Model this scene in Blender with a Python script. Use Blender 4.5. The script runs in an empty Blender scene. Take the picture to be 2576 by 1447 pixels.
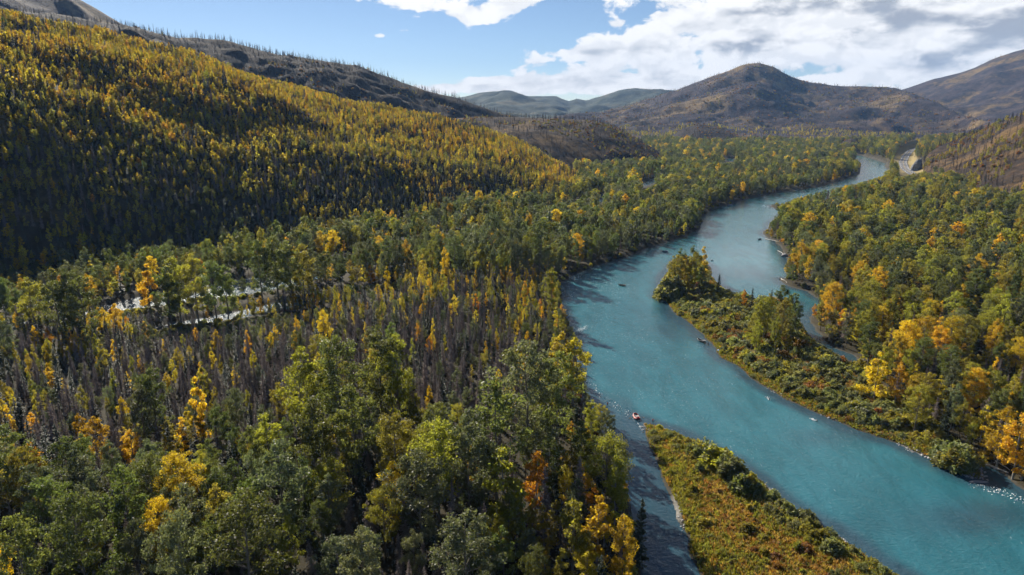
import bpy, bmesh, math, random
import numpy as np
from mathutils import Vector, Matrix

rng = np.random.default_rng(7)
random.seed(7)
S = bpy.context.scene
COL = S.collection
R = math.radians

# ------------------------------------------------------------------ camera, sky, sun, exposure
CAM_H, PITCH, FPX = 110.0, R(14.8), 1717.0          # FPX: focal length for a 2576 px wide picture
cam_d = bpy.data.cameras.new('camera'); cam = bpy.data.objects.new('camera', cam_d); COL.objects.link(cam)
cam.location = (0, 0, CAM_H); cam.rotation_euler = (math.pi / 2 - PITCH, 0, 0)
cam_d.sensor_width = 36; cam_d.lens = 36 * FPX / 2576; cam_d.clip_start = 1; cam_d.clip_end = 60000
S.camera = cam
SUN_AZ, SUN_EL = R(-31), R(29)
S.view_settings.view_transform = 'Standard'; S.view_settings.look = 'None'
S.view_settings.exposure = 1.0; S.view_settings.gamma = 1
S.render.engine = 'CYCLES'
S.cycles.max_bounces = 4; S.cycles.diffuse_bounces = 2; S.cycles.glossy_bounces = 2
S.cycles.transmission_bounces = 4; S.cycles.transparent_max_bounces = 4; S.cycles.volume_bounces = 0
S.cycles.use_denoising = True; S.cycles.use_adaptive_sampling = True; S.cycles.adaptive_threshold = 0.06
S.cycles.sample_clamp_direct = 4.0; S.cycles.sample_clamp_indirect = 3.0

sun_d = bpy.data.lights.new('sun', 'SUN'); sun_d.energy = 5.0; sun_d.angle = R(0.53); sun_d.color = (1.0, 0.91, 0.77)
sun = bpy.data.objects.new('sun', sun_d); COL.objects.link(sun)
SUN_DIR = Vector((math.sin(SUN_AZ) * math.cos(SUN_EL), math.cos(SUN_AZ) * math.cos(SUN_EL), math.sin(SUN_EL)))
sun.rotation_euler = SUN_DIR.to_track_quat('Z', 'Y').to_euler(); sun.location = SUN_DIR * 900


class NT:
    """Small helper for node trees."""
    def __init__(s, tree): s.t = tree; s.n = tree.nodes; s.l = tree.links
    def new(s, typ, **kw):
        n = s.n.new(typ)
        for k, v in kw.items():
            if k == 'inp':
                for a, b in v.items():
                    if isinstance(b, bpy.types.NodeSocket): s.l.new(b, n.inputs[a])
                    else: n.inputs[a].default_value = b
            else: setattr(n, k, v)
        return n
    def math(s, op, a, b=0.0, c=None, clamp=False):
        n = s.new('ShaderNodeMath', operation=op, use_clamp=clamp)
        for i, v in enumerate((a, b) if c is None else (a, b, c)):
            if isinstance(v, bpy.types.NodeSocket): s.l.new(v, n.inputs[i])
            else: n.inputs[i].default_value = v
        return n.outputs[0]
    def smooth(s, v, a, b, to0=0.0, to1=1.0):
        n = s.new('ShaderNodeMapRange', interpolation_type='SMOOTHSTEP', inp={0: v, 1: a, 2: b, 3: to0, 4: to1}); return n.outputs[0]
    def mix(s, f, a, b, blend='MIX'):
        n = s.new('ShaderNodeMix', data_type='RGBA', blend_type=blend)
        for i, v in ((0, f), (6, a), (7, b)):
            if isinstance(v, bpy.types.NodeSocket): s.l.new(v, n.inputs[i])
            elif i == 0: n.inputs[0].default_value = v
            else: n.inputs[i].default_value = (*v[:3], 1)
        return n.outputs[2]
    def noise(s, vec, scale, detail=4, rough=0.55, dist=0.0):
        n = s.new('ShaderNodeTexNoise', inp={'Scale': scale, 'Detail': detail, 'Roughness': rough, 'Distortion': dist})
        if vec is not None: s.l.new(vec, n.inputs['Vector'])
        return n.outputs['Fac']
    def mapping(s, vec, scale=(1, 1, 1), rot=(0, 0, 0), loc=(0, 0, 0)):
        n = s.new('ShaderNodeMapping', inp={'Scale': scale, 'Rotation': rot, 'Location': loc}); s.l.new(vec, n.inputs[0]); return n.outputs[0]
    def attr(s, name, typ='GEOMETRY'): return s.new('ShaderNodeAttribute', attribute_name=name, attribute_type=typ)


def pdir(px, py):
    """Direction of a picture point (2576 x 1447 px) in the world."""
    x, y = px - 1288.0, 723.5 - py
    return np.array([x, FPX * math.cos(PITCH) + y * math.sin(PITCH), -FPX * math.sin(PITCH) + y * math.cos(PITCH)])
def at(px, py, z=0.0):
    d = pdir(px, py); k = (z - CAM_H) / d[2]; return Vector((d[0] * k, d[1] * k, z))
def polar(px, py):
    d = pdir(px, py); return math.atan2(d[0], d[1]), d[2] / math.hypot(d[0], d[1])
def project(x, y, z):
    x, y, z = np.asarray(x, float), np.asarray(y, float), np.asarray(z, float) - CAM_H
    f = y * math.cos(PITCH) - z * math.sin(PITCH); u = y * math.sin(PITCH) + z * math.cos(PITCH)
    return 1288 + FPX * x / f, 723.5 - FPX * u / f, f

world = bpy.data.worlds.new('World'); S.world = world; world.use_nodes = True
def build_world():
    w = NT(world.node_tree); w.n.clear()
    sky = w.new('ShaderNodeTexSky', sky_type='NISHITA', sun_disc=False, sun_elevation=SUN_EL, sun_rotation=SUN_AZ,
                altitude=1500, air_density=0.74, dust_density=0.15, ozone_density=1.9)
    tc = w.new('ShaderNodeTexCoord').outputs['Generated']
    sep = w.new('ShaderNodeSeparateXYZ', inp={0: tc})
    x, y, z = sep.outputs
    az = w.math('MULTIPLY', w.math('ARCTAN2', x, y), 57.29578)
    el = w.math('MULTIPLY', w.math('ARCSINE', z), 57.29578)
    zz = w.math('ADD', w.math('MAXIMUM', z, 0.0), 0.09)
    cv = w.new('ShaderNodeCombineXYZ', inp={0: w.math('DIVIDE', x, zz), 1: w.math('DIVIDE', y, zz), 2: 0.0}).outputs[0]
    # near-horizon clouds are seen from the side: use angle space for billows
    av = w.new('ShaderNodeCombineXYZ', inp={0: w.math('MULTIPLY', az, 0.15), 1: w.math('MULTIPLY', el, 0.25), 2: 3.7}).outputs[0]
    n1 = w.noise(av, 2.5, 9, 0.56, 0.30)
    av2 = w.mapping(av, loc=(-0.05, 0.16, 0.0))
    n2 = w.noise(av2, 2.5, 5, 0.52, 0.30)
    big = w.noise(w.mapping(cv, loc=(3.1, 1.7, 0)), 0.42, 3, 0.5)
    cover = w.math('MULTIPLY', w.math('SUBTRACT', big, 0.56), 0.9)
    def blob(a, e, ra, re, wt):
        da = w.math('DIVIDE', w.math('SUBTRACT', az, a), ra); de = w.math('DIVIDE', w.math('SUBTRACT', el, e), re)
        q = w.math('ADD', w.math('MULTIPLY', da, da), w.math('MULTIPLY', de, de))
        return w.math('MULTIPLY', w.math('EXPONENT', w.math('MULTIPLY', q, -1.0)), wt)
    for b in CLOUDS:
        cover = w.math('ADD', cover, blob(*b))
    d0 = w.math('ADD', n1, cover)
    dens = w.smooth(d0, 0.60, 0.70)
    thick = w.math('MULTIPLY', w.smooth(w.math('ADD', n2, cover), 0.78, 1.06), w.smooth(d0, .66, .84))
    grey = w.noise(w.mapping(av, scale=(0.8, 1.2, 1), loc=(5.2, 0.4, 0)), 1.5, 6, 0.55)
    shade = w.math('MULTIPLY', w.math('MULTIPLY', thick, w.smooth(grey, 0.42, 0.60)), w.math('MULTIPLY', w.smooth(el, 0.8, 3.0), w.smooth(cover, .24, .46)), clamp=True)
    ccol = w.mix(shade, (1.0, 0.99, 0.98), (0.36, 0.39, 0.45))
    ccol = w.mix(w.smooth(w.math('SUBTRACT', n1, n2), -.10, .07), w.mix(.24, ccol, (.40, .45, .52)), ccol)
    # thin veil low over the far hills
    skyb = w.new('ShaderNodeBackground', inp={'Color': sky.outputs[0], 'Strength': 0.050})
    cb = w.new('ShaderNodeBackground', inp={'Color': ccol, 'Strength': 0.58})
    mx = w.new('ShaderNodeMixShader', inp={0: dens, 1: skyb.outputs[0], 2: cb.outputs[0]})
    w.new('ShaderNodeOutputWorld', inp={0: mx.outputs[0]})
def cl(px, py, rpx, rpy, wt):
    a, t = polar(px, py); return (math.degrees(a), math.degrees(math.atan(t)), rpx / FPX * 57.3, rpy / FPX * 57.3, wt)
CLOUDS = [cl(2270, 60, 430, 150, .42), cl(1840, 105, 140, 90, .17), cl(2600, 60, 400, 110, .30), cl(1950, -330, 800, 260, .40), cl(1620, 145, 190, 34, .26), cl(1690, 212, 300, 24, .40),  # the high wide blob out of view is added to pale the river's reflection
          cl(1330, 205, 280, 20, .28), cl(1230, 226, 200, 15, .34), cl(1215, 38, 95, 24, .30), cl(1290, 10, 60, 16, .22), cl(950, 4, 150, 18, .32),
          cl(960, 90, 48, 13, .34), cl(1020, 78, 22, 9, .26), cl(1550, 60, 26, 9, .22), cl(1660, 42, 30, 10, .26), cl(1450, 132, 90, 12, .22), cl(780, 30, 22, 7, .25),
          cl(600, 110, 420, 110, -.22), cl(1400, 95, 130, 40, -.20), cl(1150, 130, 200, 36, -.16), cl(300, 20, 420, 60, -.2), cl(1480, 25, 110, 40, -.12), cl(1790, 20, 60, 30, -.06)]
build_world(); world.cycles.sampling_method = 'MANUAL'; world.cycles.sample_map_resolution = 256

# ------------------------------------------------------------------ numpy helpers
def _h(ix, iy, seed):
    n = (ix.astype(np.int64) * 374761393 + iy.astype(np.int64) * 668265263 + seed * 974711) & 0x7fffffff
    n = ((n ^ (n >> 13)) * 1274126177) & 0x7fffffff
    return ((n ^ (n >> 16)) & 0xffff) / 65535.0
def vnoise(x, y, seed=0):
    x = np.asarray(x, float); y = np.asarray(y, float)
    ix, iy = np.floor(x), np.floor(y); fx, fy = x - ix, y - iy
    fx = fx * fx * (3 - 2 * fx); fy = fy * fy * (3 - 2 * fy)
    a, b, c, d = _h(ix, iy, seed), _h(ix + 1, iy, seed), _h(ix, iy + 1, seed), _h(ix + 1, iy + 1, seed)
    return (a * (1 - fx) + b * fx) * (1 - fy) + (c * (1 - fx) + d * fx) * fy
def fbm(x, y, scale, octaves=4, seed=0, gain=0.5):
    s, a, t = 0, 1.0, 0
    for o in range(octaves):
        s = s + a * (vnoise(x / scale, y / scale, seed + o * 17) - 0.5); t += a; scale = scale / 2.03; a *= gain
    return s / t * 2
def sstep(v, a, b):
    t = np.clip((np.asarray(v, float) - a) / (b - a), 0, 1); return t * t * (3 - 2 * t)

def new_mesh(name, verts, faces, mats=(), midx=None, attrs=None, smooth=False):
    """faces: (n,4) or (n,3) integer array, or a list of polygons."""
    me = bpy.data.meshes.new(name)
    if isinstance(faces, np.ndarray):
        n, k = faces.shape
        me.vertices.add(len(verts)); me.vertices.foreach_set('co', np.asarray(verts, np.float32).ravel())
        me.loops.add(n * k); me.loops.foreach_set('vertex_index', faces.astype(np.int32).ravel())
        me.polygons.add(n); me.polygons.foreach_set('loop_start', np.arange(0, n * k, k, dtype=np.int32))
        me.update(calc_edges=True)
    else:
        me.from_pydata([tuple(v) for v in verts], [], [tuple(f) for f in faces]); me.update()
    for m in mats: me.materials.append(m)
    if midx is not None: me.polygons.foreach_set('material_index', np.asarray(midx, np.int32))
    for k, v in (attrs or {}).items():
        v = np.asarray(v, np.float32)
        dom = 'POINT' if len(v) == len(me.vertices) else 'FACE'
        a = me.attributes.new(k, 'FLOAT', dom); a.data.foreach_set('value', v)
    if smooth: me.polygons.foreach_set('use_smooth', np.ones(len(me.polygons), bool))
    return me
def link(name, me, parent=None, loc=None, rotz=None):
    o = bpy.data.objects.new(name, me); COL.objects.link(o)
    if parent: o.parent = parent
    if loc is not None: o.location = loc
    if rotz is not None: o.rotation_euler = (0, 0, rotz)
    return o
def tag(o, label, cat=None, group=None, kind=None):
    o['label'] = label
    if cat: o['category'] = cat
    if group: o['group'] = group
    if kind: o['kind'] = kind
    return o

# ------------------------------------------------------------------ materials
def material(name):
    m = bpy.data.materials.new(name); m.use_nodes = True; t = NT(m.node_tree); t.n.clear(); return m, t
def plain(name, col, rough=0.6, metal=0.0, var=0.15, scale=3.0):
    m, t = material(name)
    tc = t.new('ShaderNodeTexCoord').outputs['Object']
    c = t.mix(t.noise(tc, scale, 3), [v * (1 - var) for v in col], [min(1, v * (1 + var)) for v in col])
    b = t.new('ShaderNodeBsdfPrincipled', inp={'Base Color': c, 'Roughness': rough, 'Metallic': metal})
    t.new('ShaderNodeOutputMaterial', inp={0: b.outputs[0]}); return m
def leafmat(name, col, trans=None, tf=0.42, hue=0.02, val=0.32, rough=0.55, spec=0.35):
    """Thin leaves: reflect, shine a little, and let sunlight through."""
    m, t = material(name)
    rnd = t.new('ShaderNodeObjectInfo').outputs['Random']
    lv = t.attr('leafv').outputs['Fac']
    h = t.math('ADD', t.math('MULTIPLY', t.math('SUBTRACT', t.math('FRACT', t.math('MULTIPLY', rnd, 7.31)), 0.5), hue * 2), 0.5)
    h = t.math('ADD', h, t.math('MULTIPLY', t.math('SUBTRACT', lv, 0.5), hue))
    v = t.math('ADD', t.math('MULTIPLY', t.math('SUBTRACT', rnd, 0.5), val * 2), 1.0)
    v = t.math('MULTIPLY', v, t.math('ADD', t.math('MULTIPLY', lv, 0.5), 0.75))
    def hsv(c): return t.new('ShaderNodeHueSaturation', inp={'Hue': h, 'Value': v, 'Color': (*c, 1)}).outputs[0]
    pb = t.new('ShaderNodeBsdfPrincipled', inp={'Base Color': hsv(col), 'Roughness': rough, 'Specular IOR Level': spec})
    tb = t.new('ShaderNodeBsdfTranslucent', inp={'Color': hsv(trans or [min(1, c * 1.9) for c in col])})
    mx = t.new('ShaderNodeMixShader', inp={0: tf, 1: pb.outputs[0], 2: tb.outputs[0]})
    t.new('ShaderNodeOutputMaterial', inp={0: mx.outputs[0]}); return m
M = {}
M['leaf_green'] = leafmat('cottonwood_leaf', (0.080, 0.096, 0.032), (0.21, 0.25, 0.042), .44)
M['leaf_grey'] = leafmat('silvery_leaf', (0.122, 0.130, 0.068), (0.20, 0.225, 0.07), 0.38)
M['leaf_lime'] = leafmat('turning_leaf', (0.145, 0.138, 0.024), (0.43, 0.40, 0.035), 0.5)
M['leaf_gold'] = leafmat('golden_leaf', (0.31, 0.215, 0.018), (0.86, 0.58, 0.025), 0.52, .014)
M['leaf_orange'] = leafmat('orange_leaf', (0.35, 0.175, 0.015), (0.84, 0.42, 0.02), 0.5, .006, .15)
M['leaf_yellow'] = leafmat('yellow_leaf', (0.27, 0.225, 0.024), (0.78, 0.63, 0.045), 0.52, .014)
M['leaf_olive'] = leafmat('olive_leaf', (0.155, 0.142, 0.026), (0.50, 0.44, 0.045), 0.5, .014)
M['willow'] = leafmat('willow_leaf', (0.165, 0.175, 0.068), (0.34, 0.35, 0.08), 0.45)
M['willow_rust'] = leafmat('rust_leaf', (0.25, 0.135, 0.032), (0.48, 0.25, 0.03), 0.42)
M['needle'] = leafmat('spruce_needle', (0.030, 0.045, 0.020), (0.05, 0.07, 0.02), 0.2, 0.015, 0.25)
M['dead_twig'] = leafmat('dead_twig', (0.25, 0.205, 0.185), (0.18, 0.15, 0.13), 0.15, 0.01, 0.25, 0.8, 0.1)
M['dead_bark'] = plain('dead_bark', (0.085, 0.068, 0.058), 0.9, 0, .3, 2)
M['burnt'] = plain('burnt_wood', (0.048, 0.038, 0.033), 0.85, 0, .3, 1.2)
M['bark'] = plain('bark', (0.15, 0.13, 0.105), 0.9, 0, .3, 2.5)
M['bark_pale'] = plain('pale_bark', (0.22, 0.205, 0.18), 0.8, 0, .3, 2.5)
M['drift'] = plain('driftwood_surface', (0.46, 0.43, 0.39), 0.8, 0, .2, 2)
M['rock'] = plain('rock_surface', (0.20, 0.20, 0.21), 0.85, 0, .5, .5)
M['stone'] = plain('river_stone', (0.33, 0.33, 0.33), 0.75, 0, .5, .8)
M['grass_gold'] = leafmat('dry_grass', (0.38, 0.25, 0.055), (0.58, 0.37, 0.06), 0.42)
M['grass_green'] = leafmat('sedge', (0.17, 0.165, 0.03), (0.38, 0.36, 0.04), 0.42)

def ground_material():
    m, t = material('valley_floor')
    pos = t.new('ShaderNodeNewGeometry').outputs['Position']
    shore, bar, hill, verge = (t.attr(k).outputs['Fac'] for k in ('shore', 'bar', 'hill', 'verge'))
    n1 = t.noise(pos, 0.05, 6, 0.6); n2 = t.noise(pos, 0.35, 5, 0.6); n3 = t.noise(pos, 1.6, 4, 0.7)
    forest = t.mix(n2, (0.022, 0.019, 0.011), (0.050, 0.042, 0.022))
    meadow = t.mix(t.smooth(n1, .42, .58), (0.15, 0.14, 0.035), (0.26, 0.165, 0.045))
    meadow = t.mix(t.smooth(n2, .48, .70), meadow, (0.10, 0.075, 0.042))
    c = t.mix(bar, forest, meadow)
    c = t.mix(verge, c, t.mix(n2, (0.24, 0.20, 0.07), (0.34, 0.26, 0.13)))
    gravel = t.mix(n3, (0.10, 0.095, 0.085), (0.36, 0.35, 0.33))
    edge = t.math('ADD', shore, t.math('MULTIPLY', t.math('SUBTRACT', n2, 0.5), 3.0))
    wetrim = t.mix(n2, (0.035, 0.032, 0.026), (0.085, 0.078, 0.062))
    c = t.mix(t.smooth(edge, 1.0, 0.1), c, wetrim)
    c = t.mix(t.math('MULTIPLY', hill, t.smooth(t.noise(pos, .12, 3), .30, .5)), c, gravel)
    b = t.new('ShaderNodeBsdfPrincipled', inp={'Base Color': c, 'Roughness': 0.95, 'Specular IOR Level': 0.2})
    bump = t.new('ShaderNodeBump', inp={'Strength': 0.6, 'Distance': 0.3, 'Height': n3}); t.l.new(bump.outputs[0], b.inputs['Normal'])
    t.new('ShaderNodeOutputMaterial', inp={0: b.outputs[0]}); return m
def burnt_material(name, dark, mid, pale, s=1.0, patch=(0.5, 0.66)):
    """Burnt, regrowing hillside: purple-brown brush, ochre patches, dark gullies."""
    m, t = material(name)
    pos = t.new('ShaderNodeNewGeometry').outputs['Position']
    fl = t.mapping(pos, scale=(1, 1, 0.35))
    n1 = t.noise(fl, 0.0045 * s, 6, 0.6, 0.6); n2 = t.noise(t.mapping(pos, scale=(1, 1, .3)), 0.03 * s, 6, 0.7, 0.3); n3 = t.noise(pos, 0.16 * s, 4, 0.75)
    c = t.mix(t.smooth(n2, .35, .68), dark, mid)
    pf = t.math('ADD', n1, t.math('MULTIPLY', t.math('SUBTRACT', n2, .5), .45))
    c = t.mix(t.smooth(pf, *patch), c, pale)
    c = t.mix(t.smooth(n3, .3, .75), t.mix(.5, c, (0, 0, 0)), c)
    b = t.new('ShaderNodeBsdfPrincipled', inp={'Base Color': c, 'Roughness': 0.95, 'Specular IOR Level': 0.15})
    bump = t.new('ShaderNodeBump', inp={'Strength': 0.9, 'Distance': 4.0 / s, 'Height': t.math('ADD', n2, t.math('MULTIPLY', n3, .5))}); t.l.new(bump.outputs[0], b.inputs['Normal'])
    t.new('ShaderNodeOutputMaterial', inp={0: b.outputs[0]}); return m
def water_material():
    m, t = material('glacial_water')
    pos = t.new('ShaderNodeNewGeometry').outputs['Position']
    depth, riffle = t.attr('depth').outputs['Fac'], t.attr('riffle').outputs['Fac']
    n_b = t.noise(pos, 0.022, 4, 0.55, 0.4); n_m = t.noise(t.mapping(pos, scale=(1, .55, 1), rot=(0, 0, R(-20))), 0.28, 5, 0.62, 0.5)
    n_s = t.noise(t.mapping(pos, scale=(.8, 1.3, 1), rot=(0, 0, R(15))), 0.75, 4, 0.65, 0.3)
    deep = t.mix(n_b, (0.020, 0.116, 0.152), (0.042, 0.186, 0.230))
    bed = t.mix(t.noise(pos, .5, 5, .7), (0.017, 0.056, 0.088), (0.040, 0.088, 0.116))
    dd = t.math('ADD', depth, t.math('MULTIPLY', t.math('SUBTRACT', n_b, .5), .5))
    c = t.mix(t.smooth(dd, .12, .85), bed, deep)
    fo = t.noise(t.mapping(pos, scale=(1, .42, 1), rot=(0, 0, R(-24))), 1.7, 6, 0.72, 0.8)
    fg = t.noise(pos, 0.035, 3, 0.5)
    foam = t.smooth(t.math('ADD', fo, t.math('ADD', t.math('MULTIPLY', riffle, .16), t.math('MULTIPLY', t.math('SUBTRACT', fg, .5), .16))), .67, .80)
    c = t.mix(t.smooth(t.noise(t.mapping(pos, scale=(1, .3, 1), rot=(0, 0, R(-24))), .12, 5, .6, .5), .35, .65), t.mix(.22, c, (0, 0, 0)), c)  # darker flow streaks in the colour: silt, plus painted-in light-and-dark of ripple reflections
    c = t.mix(t.math('MULTIPLY', foam, .26), c, (0.72, 0.78, 0.78))
    n_t = t.noise(t.mapping(pos, scale=(.7, 1.4, 1), rot=(0, 0, R(-12))), 1.9, 3, 0.6)
    hgt = t.math('ADD', n_m, t.math('ADD', t.math('MULTIPLY', n_s, .5), t.math('MULTIPLY', n_t, .22)))
    st = t.math('ADD', t.math('MULTIPLY', riffle, 0.7), 0.24)
    bump = t.new('ShaderNodeBump', inp={'Strength': st, 'Distance': 0.7, 'Height': hgt})
    b = t.new('ShaderNodeBsdfPrincipled', inp={'Base Color': c, 'Roughness': t.math('ADD', t.math('ADD', t.math('MULTIPLY', foam, .4), .07), t.math('MULTIPLY', t.attr('sparkle').outputs['Fac'], .04)), 'IOR': 1.333, 'Normal': bump.outputs[0]})
    t.new('ShaderNodeOutputMaterial', inp={0: b.outputs[0]}); return m
M['ground'] = ground_material()
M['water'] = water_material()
M['forest_soil'] = burnt_material('forest_soil', (0.035, 0.028, 0.018), (0.075, 0.058, 0.026), (0.14, 0.095, 0.03), 2.0)
M['burnt_near'] = burnt_material('burnt_ridge', (0.016, 0.012, 0.010), (0.052, 0.036, 0.026), (0.120, 0.078, 0.034), 1.6, (.53, .74))
M['burnt_far'] = burnt_material('burnt_mountain', (0.024, 0.017, 0.022), (0.090, 0.060, 0.055), (0.23, 0.155, 0.06), .8, (.49, .68))
M['burnt_brush'] = burnt_material('burnt_brush', (0.026, 0.018, 0.013), (0.080, 0.050, 0.030), (0.17, 0.105, 0.040), 2.0, (.47, .66))
M['far_forest'] = burnt_material('distant_forest', (0.030, 0.045, 0.030), (0.070, 0.090, 0.050), (0.13, 0.12, 0.06), .6)

# ------------------------------------------------------------------ the river in plan (metres), from its banks in the photograph
def poly(pts): return np.array([at(*p)[:2] for p in pts])         # (px, py) on the water, or (px, py, height of the bank trees seen there)
RIVER = poly([(1640, 1750), (1612, 1447), (1606, 1390), (1603, 1330), (1578, 1230), (1548, 1140), (1492, 1045), (1462, 985), (1448, 930), (1450, 870), (1430, 820),
              (1408, 770), (1408, 715), (1440, 693), (1500, 668), (1580, 645), (1650, 618), (1720, 597), (1762, 572), (1768, 540), (1800, 524), (1880, 500), (1960, 484), (2060, 470),
              (2120, 453), (2160, 438), (2166, 414), (2146, 397), (2060, 391), (2060, 388), (2168, 391), (2232, 411), (2242, 432, 9), (2235, 446, 10), (2180, 460, 10), (2112, 477, 10),
              (2050, 492, 8), (2000, 507, 5), (1940, 516), (1945, 524), (1990, 530), (1966, 540), (1945, 556), (1931, 572), (1920, 590), (1951, 606), (1974, 630), (1980, 648), (2006, 697),
              (1963, 704), (1990, 721), (2032, 732), (2056, 747), (2083, 757), (2094, 774), (2060, 780), (2037, 797), (2042, 820), (2067, 847), (2102, 877), (2145, 893), (2162, 912),
              (2152, 920), (2118, 903), (2080, 880), (2046, 858), (2028, 838), (2012, 815), (2000, 790), (1985, 757), (1900, 755), (1840, 740), (1800, 712), (1785, 672), (1755, 652), (1700, 655), (1668, 700),
              (1664, 745), (1700, 790), (1760, 832), (1790, 872), (1830, 908), (1900, 955), (1980, 1005), (2080, 1050), (2180, 1090), (2260, 1116), (2330, 1150),
              (2400, 1186), (2440, 1205), (2482, 1214), (2470, 1190), (2446, 1158), (2500, 1178), (2540, 1198), (2576, 1228), (2700, 1290), (2900, 1360), (2900, 1750)])
SPIT = poly([(1612, 1064), (1660, 1078), (1700, 1092), (1770, 1117), (1850, 1167), (1920, 1222), (1960, 1257), (2040, 1308), (2110, 1357), (2200, 1420), (2280, 1460), (2480, 1640),
             (1850, 1700), (1752, 1450), (1728, 1380), (1716, 1300), (1686, 1230), (1645, 1160), (1622, 1105)])
POND = poly([(1815, 407), (1850, 408), (1850, 399), (1820, 399)])
def strip(pts, w):
    p = poly(pts); t = np.gradient(p, axis=0); t /= np.linalg.norm(t, axis=1)[:, None]; n = np.stack([-t[:, 1], t[:, 0]], 1)
    w = np.asarray(w)[:, None] if not np.isscalar(w) else w
    return np.concatenate([p + n * w, (p - n * w)[::-1]])
SIDE = strip([(1700, 440), (1640, 457), (1570, 480), (1510, 502), (1400, 540), (1250, 585), (1000, 640), (850, 675), (740, 700), (630, 720), (520, 738), (400, 755), (300, 776), (100, 815), (-200, 860)],
             [11, 11, 11, 10, 9, 9, 9, 12, 17, 22, 20, 17, 13, 9, 9])
SIDE2 = strip([(900, 742), (800, 757), (700, 773), (600, 792), (480, 812), (380, 828)], [3, 6, 8, 8, 6, 3])
POLYS = [RIVER, SPIT, POND, SIDE, SIDE2]
def inside(P, x, y):
    r = np.zeros(x.shape, bool); n = len(P)
    for i in range(n):
        (x1, y1), (x2, y2) = P[i], P[(i + 1) % n]
        if y1 == y2: continue
        c = ((y1 > y) != (y2 > y)) & (x < (x2 - x1) * (y - y1) / (y2 - y1) + x1); r ^= c
    return r
def edge_dist(P, x, y):
    d = np.full(x.shape, 1e12); n = len(P)
    for i in range(n):
        a, b = P[i], P[(i + 1) % n]; ex, ey = b - a; L = ex * ex + ey * ey + 1e-9
        t = np.clip(((x - a[0]) * ex + (y - a[1]) * ey) / L, 0, 1)
        d = np.minimum(d, (x - a[0] - t * ex) ** 2 + (y - a[1] - t * ey) ** 2)
    return np.sqrt(d)
def shore_dist(x, y):
    """Signed distance to the nearest bank: positive on land, negative in water. Banks are ragged."""
    x = np.asarray(x, float); y = np.asarray(y, float)
    r = np.hypot(x, y)
    wx = x + fbm(x, y, 14, 3, 5) * 2.2; wy = y + fbm(x, y, 14, 3, 9) * 2.2
    wet = (inside(RIVER, wx, wy) & ~inside(SPIT, wx, wy)) | inside(POND, wx, wy) | inside(SIDE, wx, wy) | inside(SIDE2, wx, wy)
    d = np.full(x.shape, 1e6)
    for P in POLYS: d = np.minimum(d, edge_dist(P, wx, wy))
    return np.where(wet, -d, d)
ISLAND = poly([(1650, 760), (1660, 640), (1790, 640), (1830, 715), (1900, 740), (1990, 740), (2040, 840), (2130, 905), (2200, 960), (2290, 1050), (2430, 1150), (2500, 1215), (2300, 1160), (2080, 1070), (1830, 930)])
def in_bar(x, y): return inside(SPIT, x, y) | inside(ISLAND, x, y)

# ------------------------------------------------------------------ hills: each is a crest line seen at a distance, with a front slope down to the valley
class Hill:
    def __init__(s, crest, prof, back=0.12, noise=((120, 5.0),), seed=1, base_z=-3.0, gully=()):
        s.gully = gully
        a, r, b, z = [], [], [], []
        for px, py, d, base in crest:
            az, te = polar(px, py); a.append(az); r.append(d); b.append(base); z.append(CAM_H + d * te)
        a = np.array(a); o = np.argsort(a); s.a = a[o]; s.r = np.array(r)[o]; s.b = np.array(b)[o]; s.z = np.array(z)[o]
        s.prof, s.back, s.noise, s.seed, s.base_z = prof, back, noise, seed, base_z
        g = np.linspace(s.a[0], s.a[-1], 900); k = np.hanning(13); k /= k.sum()
        f = lambda v: np.convolve(np.pad(np.interp(g, s.a, v), 6, mode='edge'), k, 'valid')
        s.g, s.gr, s.gb, s.gz = g, f(s.r), f(s.b), f(s.z)
    def h(s, x, y):
        x = np.asarray(x, float); y = np.asarray(y, float)
        az = np.arctan2(x, y); r = np.hypot(x, y)
        rc, rb, zc = np.interp(az, s.g, s.gr), np.interp(az, s.g, s.gb), np.interp(az, s.g, s.gz)
        t = (r - rb) / np.maximum(rc - rb, 1); tc = np.clip(t, 0, 1)
        z = s.base_z + (zc - s.base_z) * s.prof(tc)
        z = np.where(t > 1, zc - (r - rc) * s.back, z)
        w = np.clip(tc * 5, 0, 1) * (1 - 0.75 * np.exp(-((t - 1) / 0.10) ** 2))
        for k, (sc, amp) in enumerate(s.noise): z = z + fbm(x, y, sc, 4, s.seed + k * 31) * amp * w
        for sc, amp in s.gully: z = z + (np.abs(fbm(x, y, sc, 4, s.seed + 77)) - .22) * amp * w
        out = (az < s.g[0]) | (az > s.g[-1]) | (t < 0)
        return np.where(out, -40.0, z)
    def t(s, x, y):
        az = np.arctan2(x, y); r = np.hypot(x, y); rc, rb = np.interp(az, s.g, s.gr), np.interp(az, s.g, s.gb); return (r - rb) / np.maximum(rc - rb, 1)
convex = lambda p: (lambda t: 1 - (1 - t) ** p)
HILL_A = Hill([(-700, 20, 1060, 470), (-300, 40, 1080, 490), (0, 76, 1100, 512), (150, 98, 1110, 522), (300, 126, 1130, 530), (500, 166, 1160, 545), (700, 219, 1190, 566), (840, 258, 1210, 590), (1000, 289, 1240, 625), (1100, 302, 1250, 650),
               (1200, 328, 1250, 690), (1300, 362, 1230, 730), (1400, 408, 1190, 790), (1470, 452, 1120, 840), (1530, 482, 1000, 880), (1580, 492, 930, 900)],
              convex(2.3), 0.02, ((170, 20.0), (45, 5.0)), 3)
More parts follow.
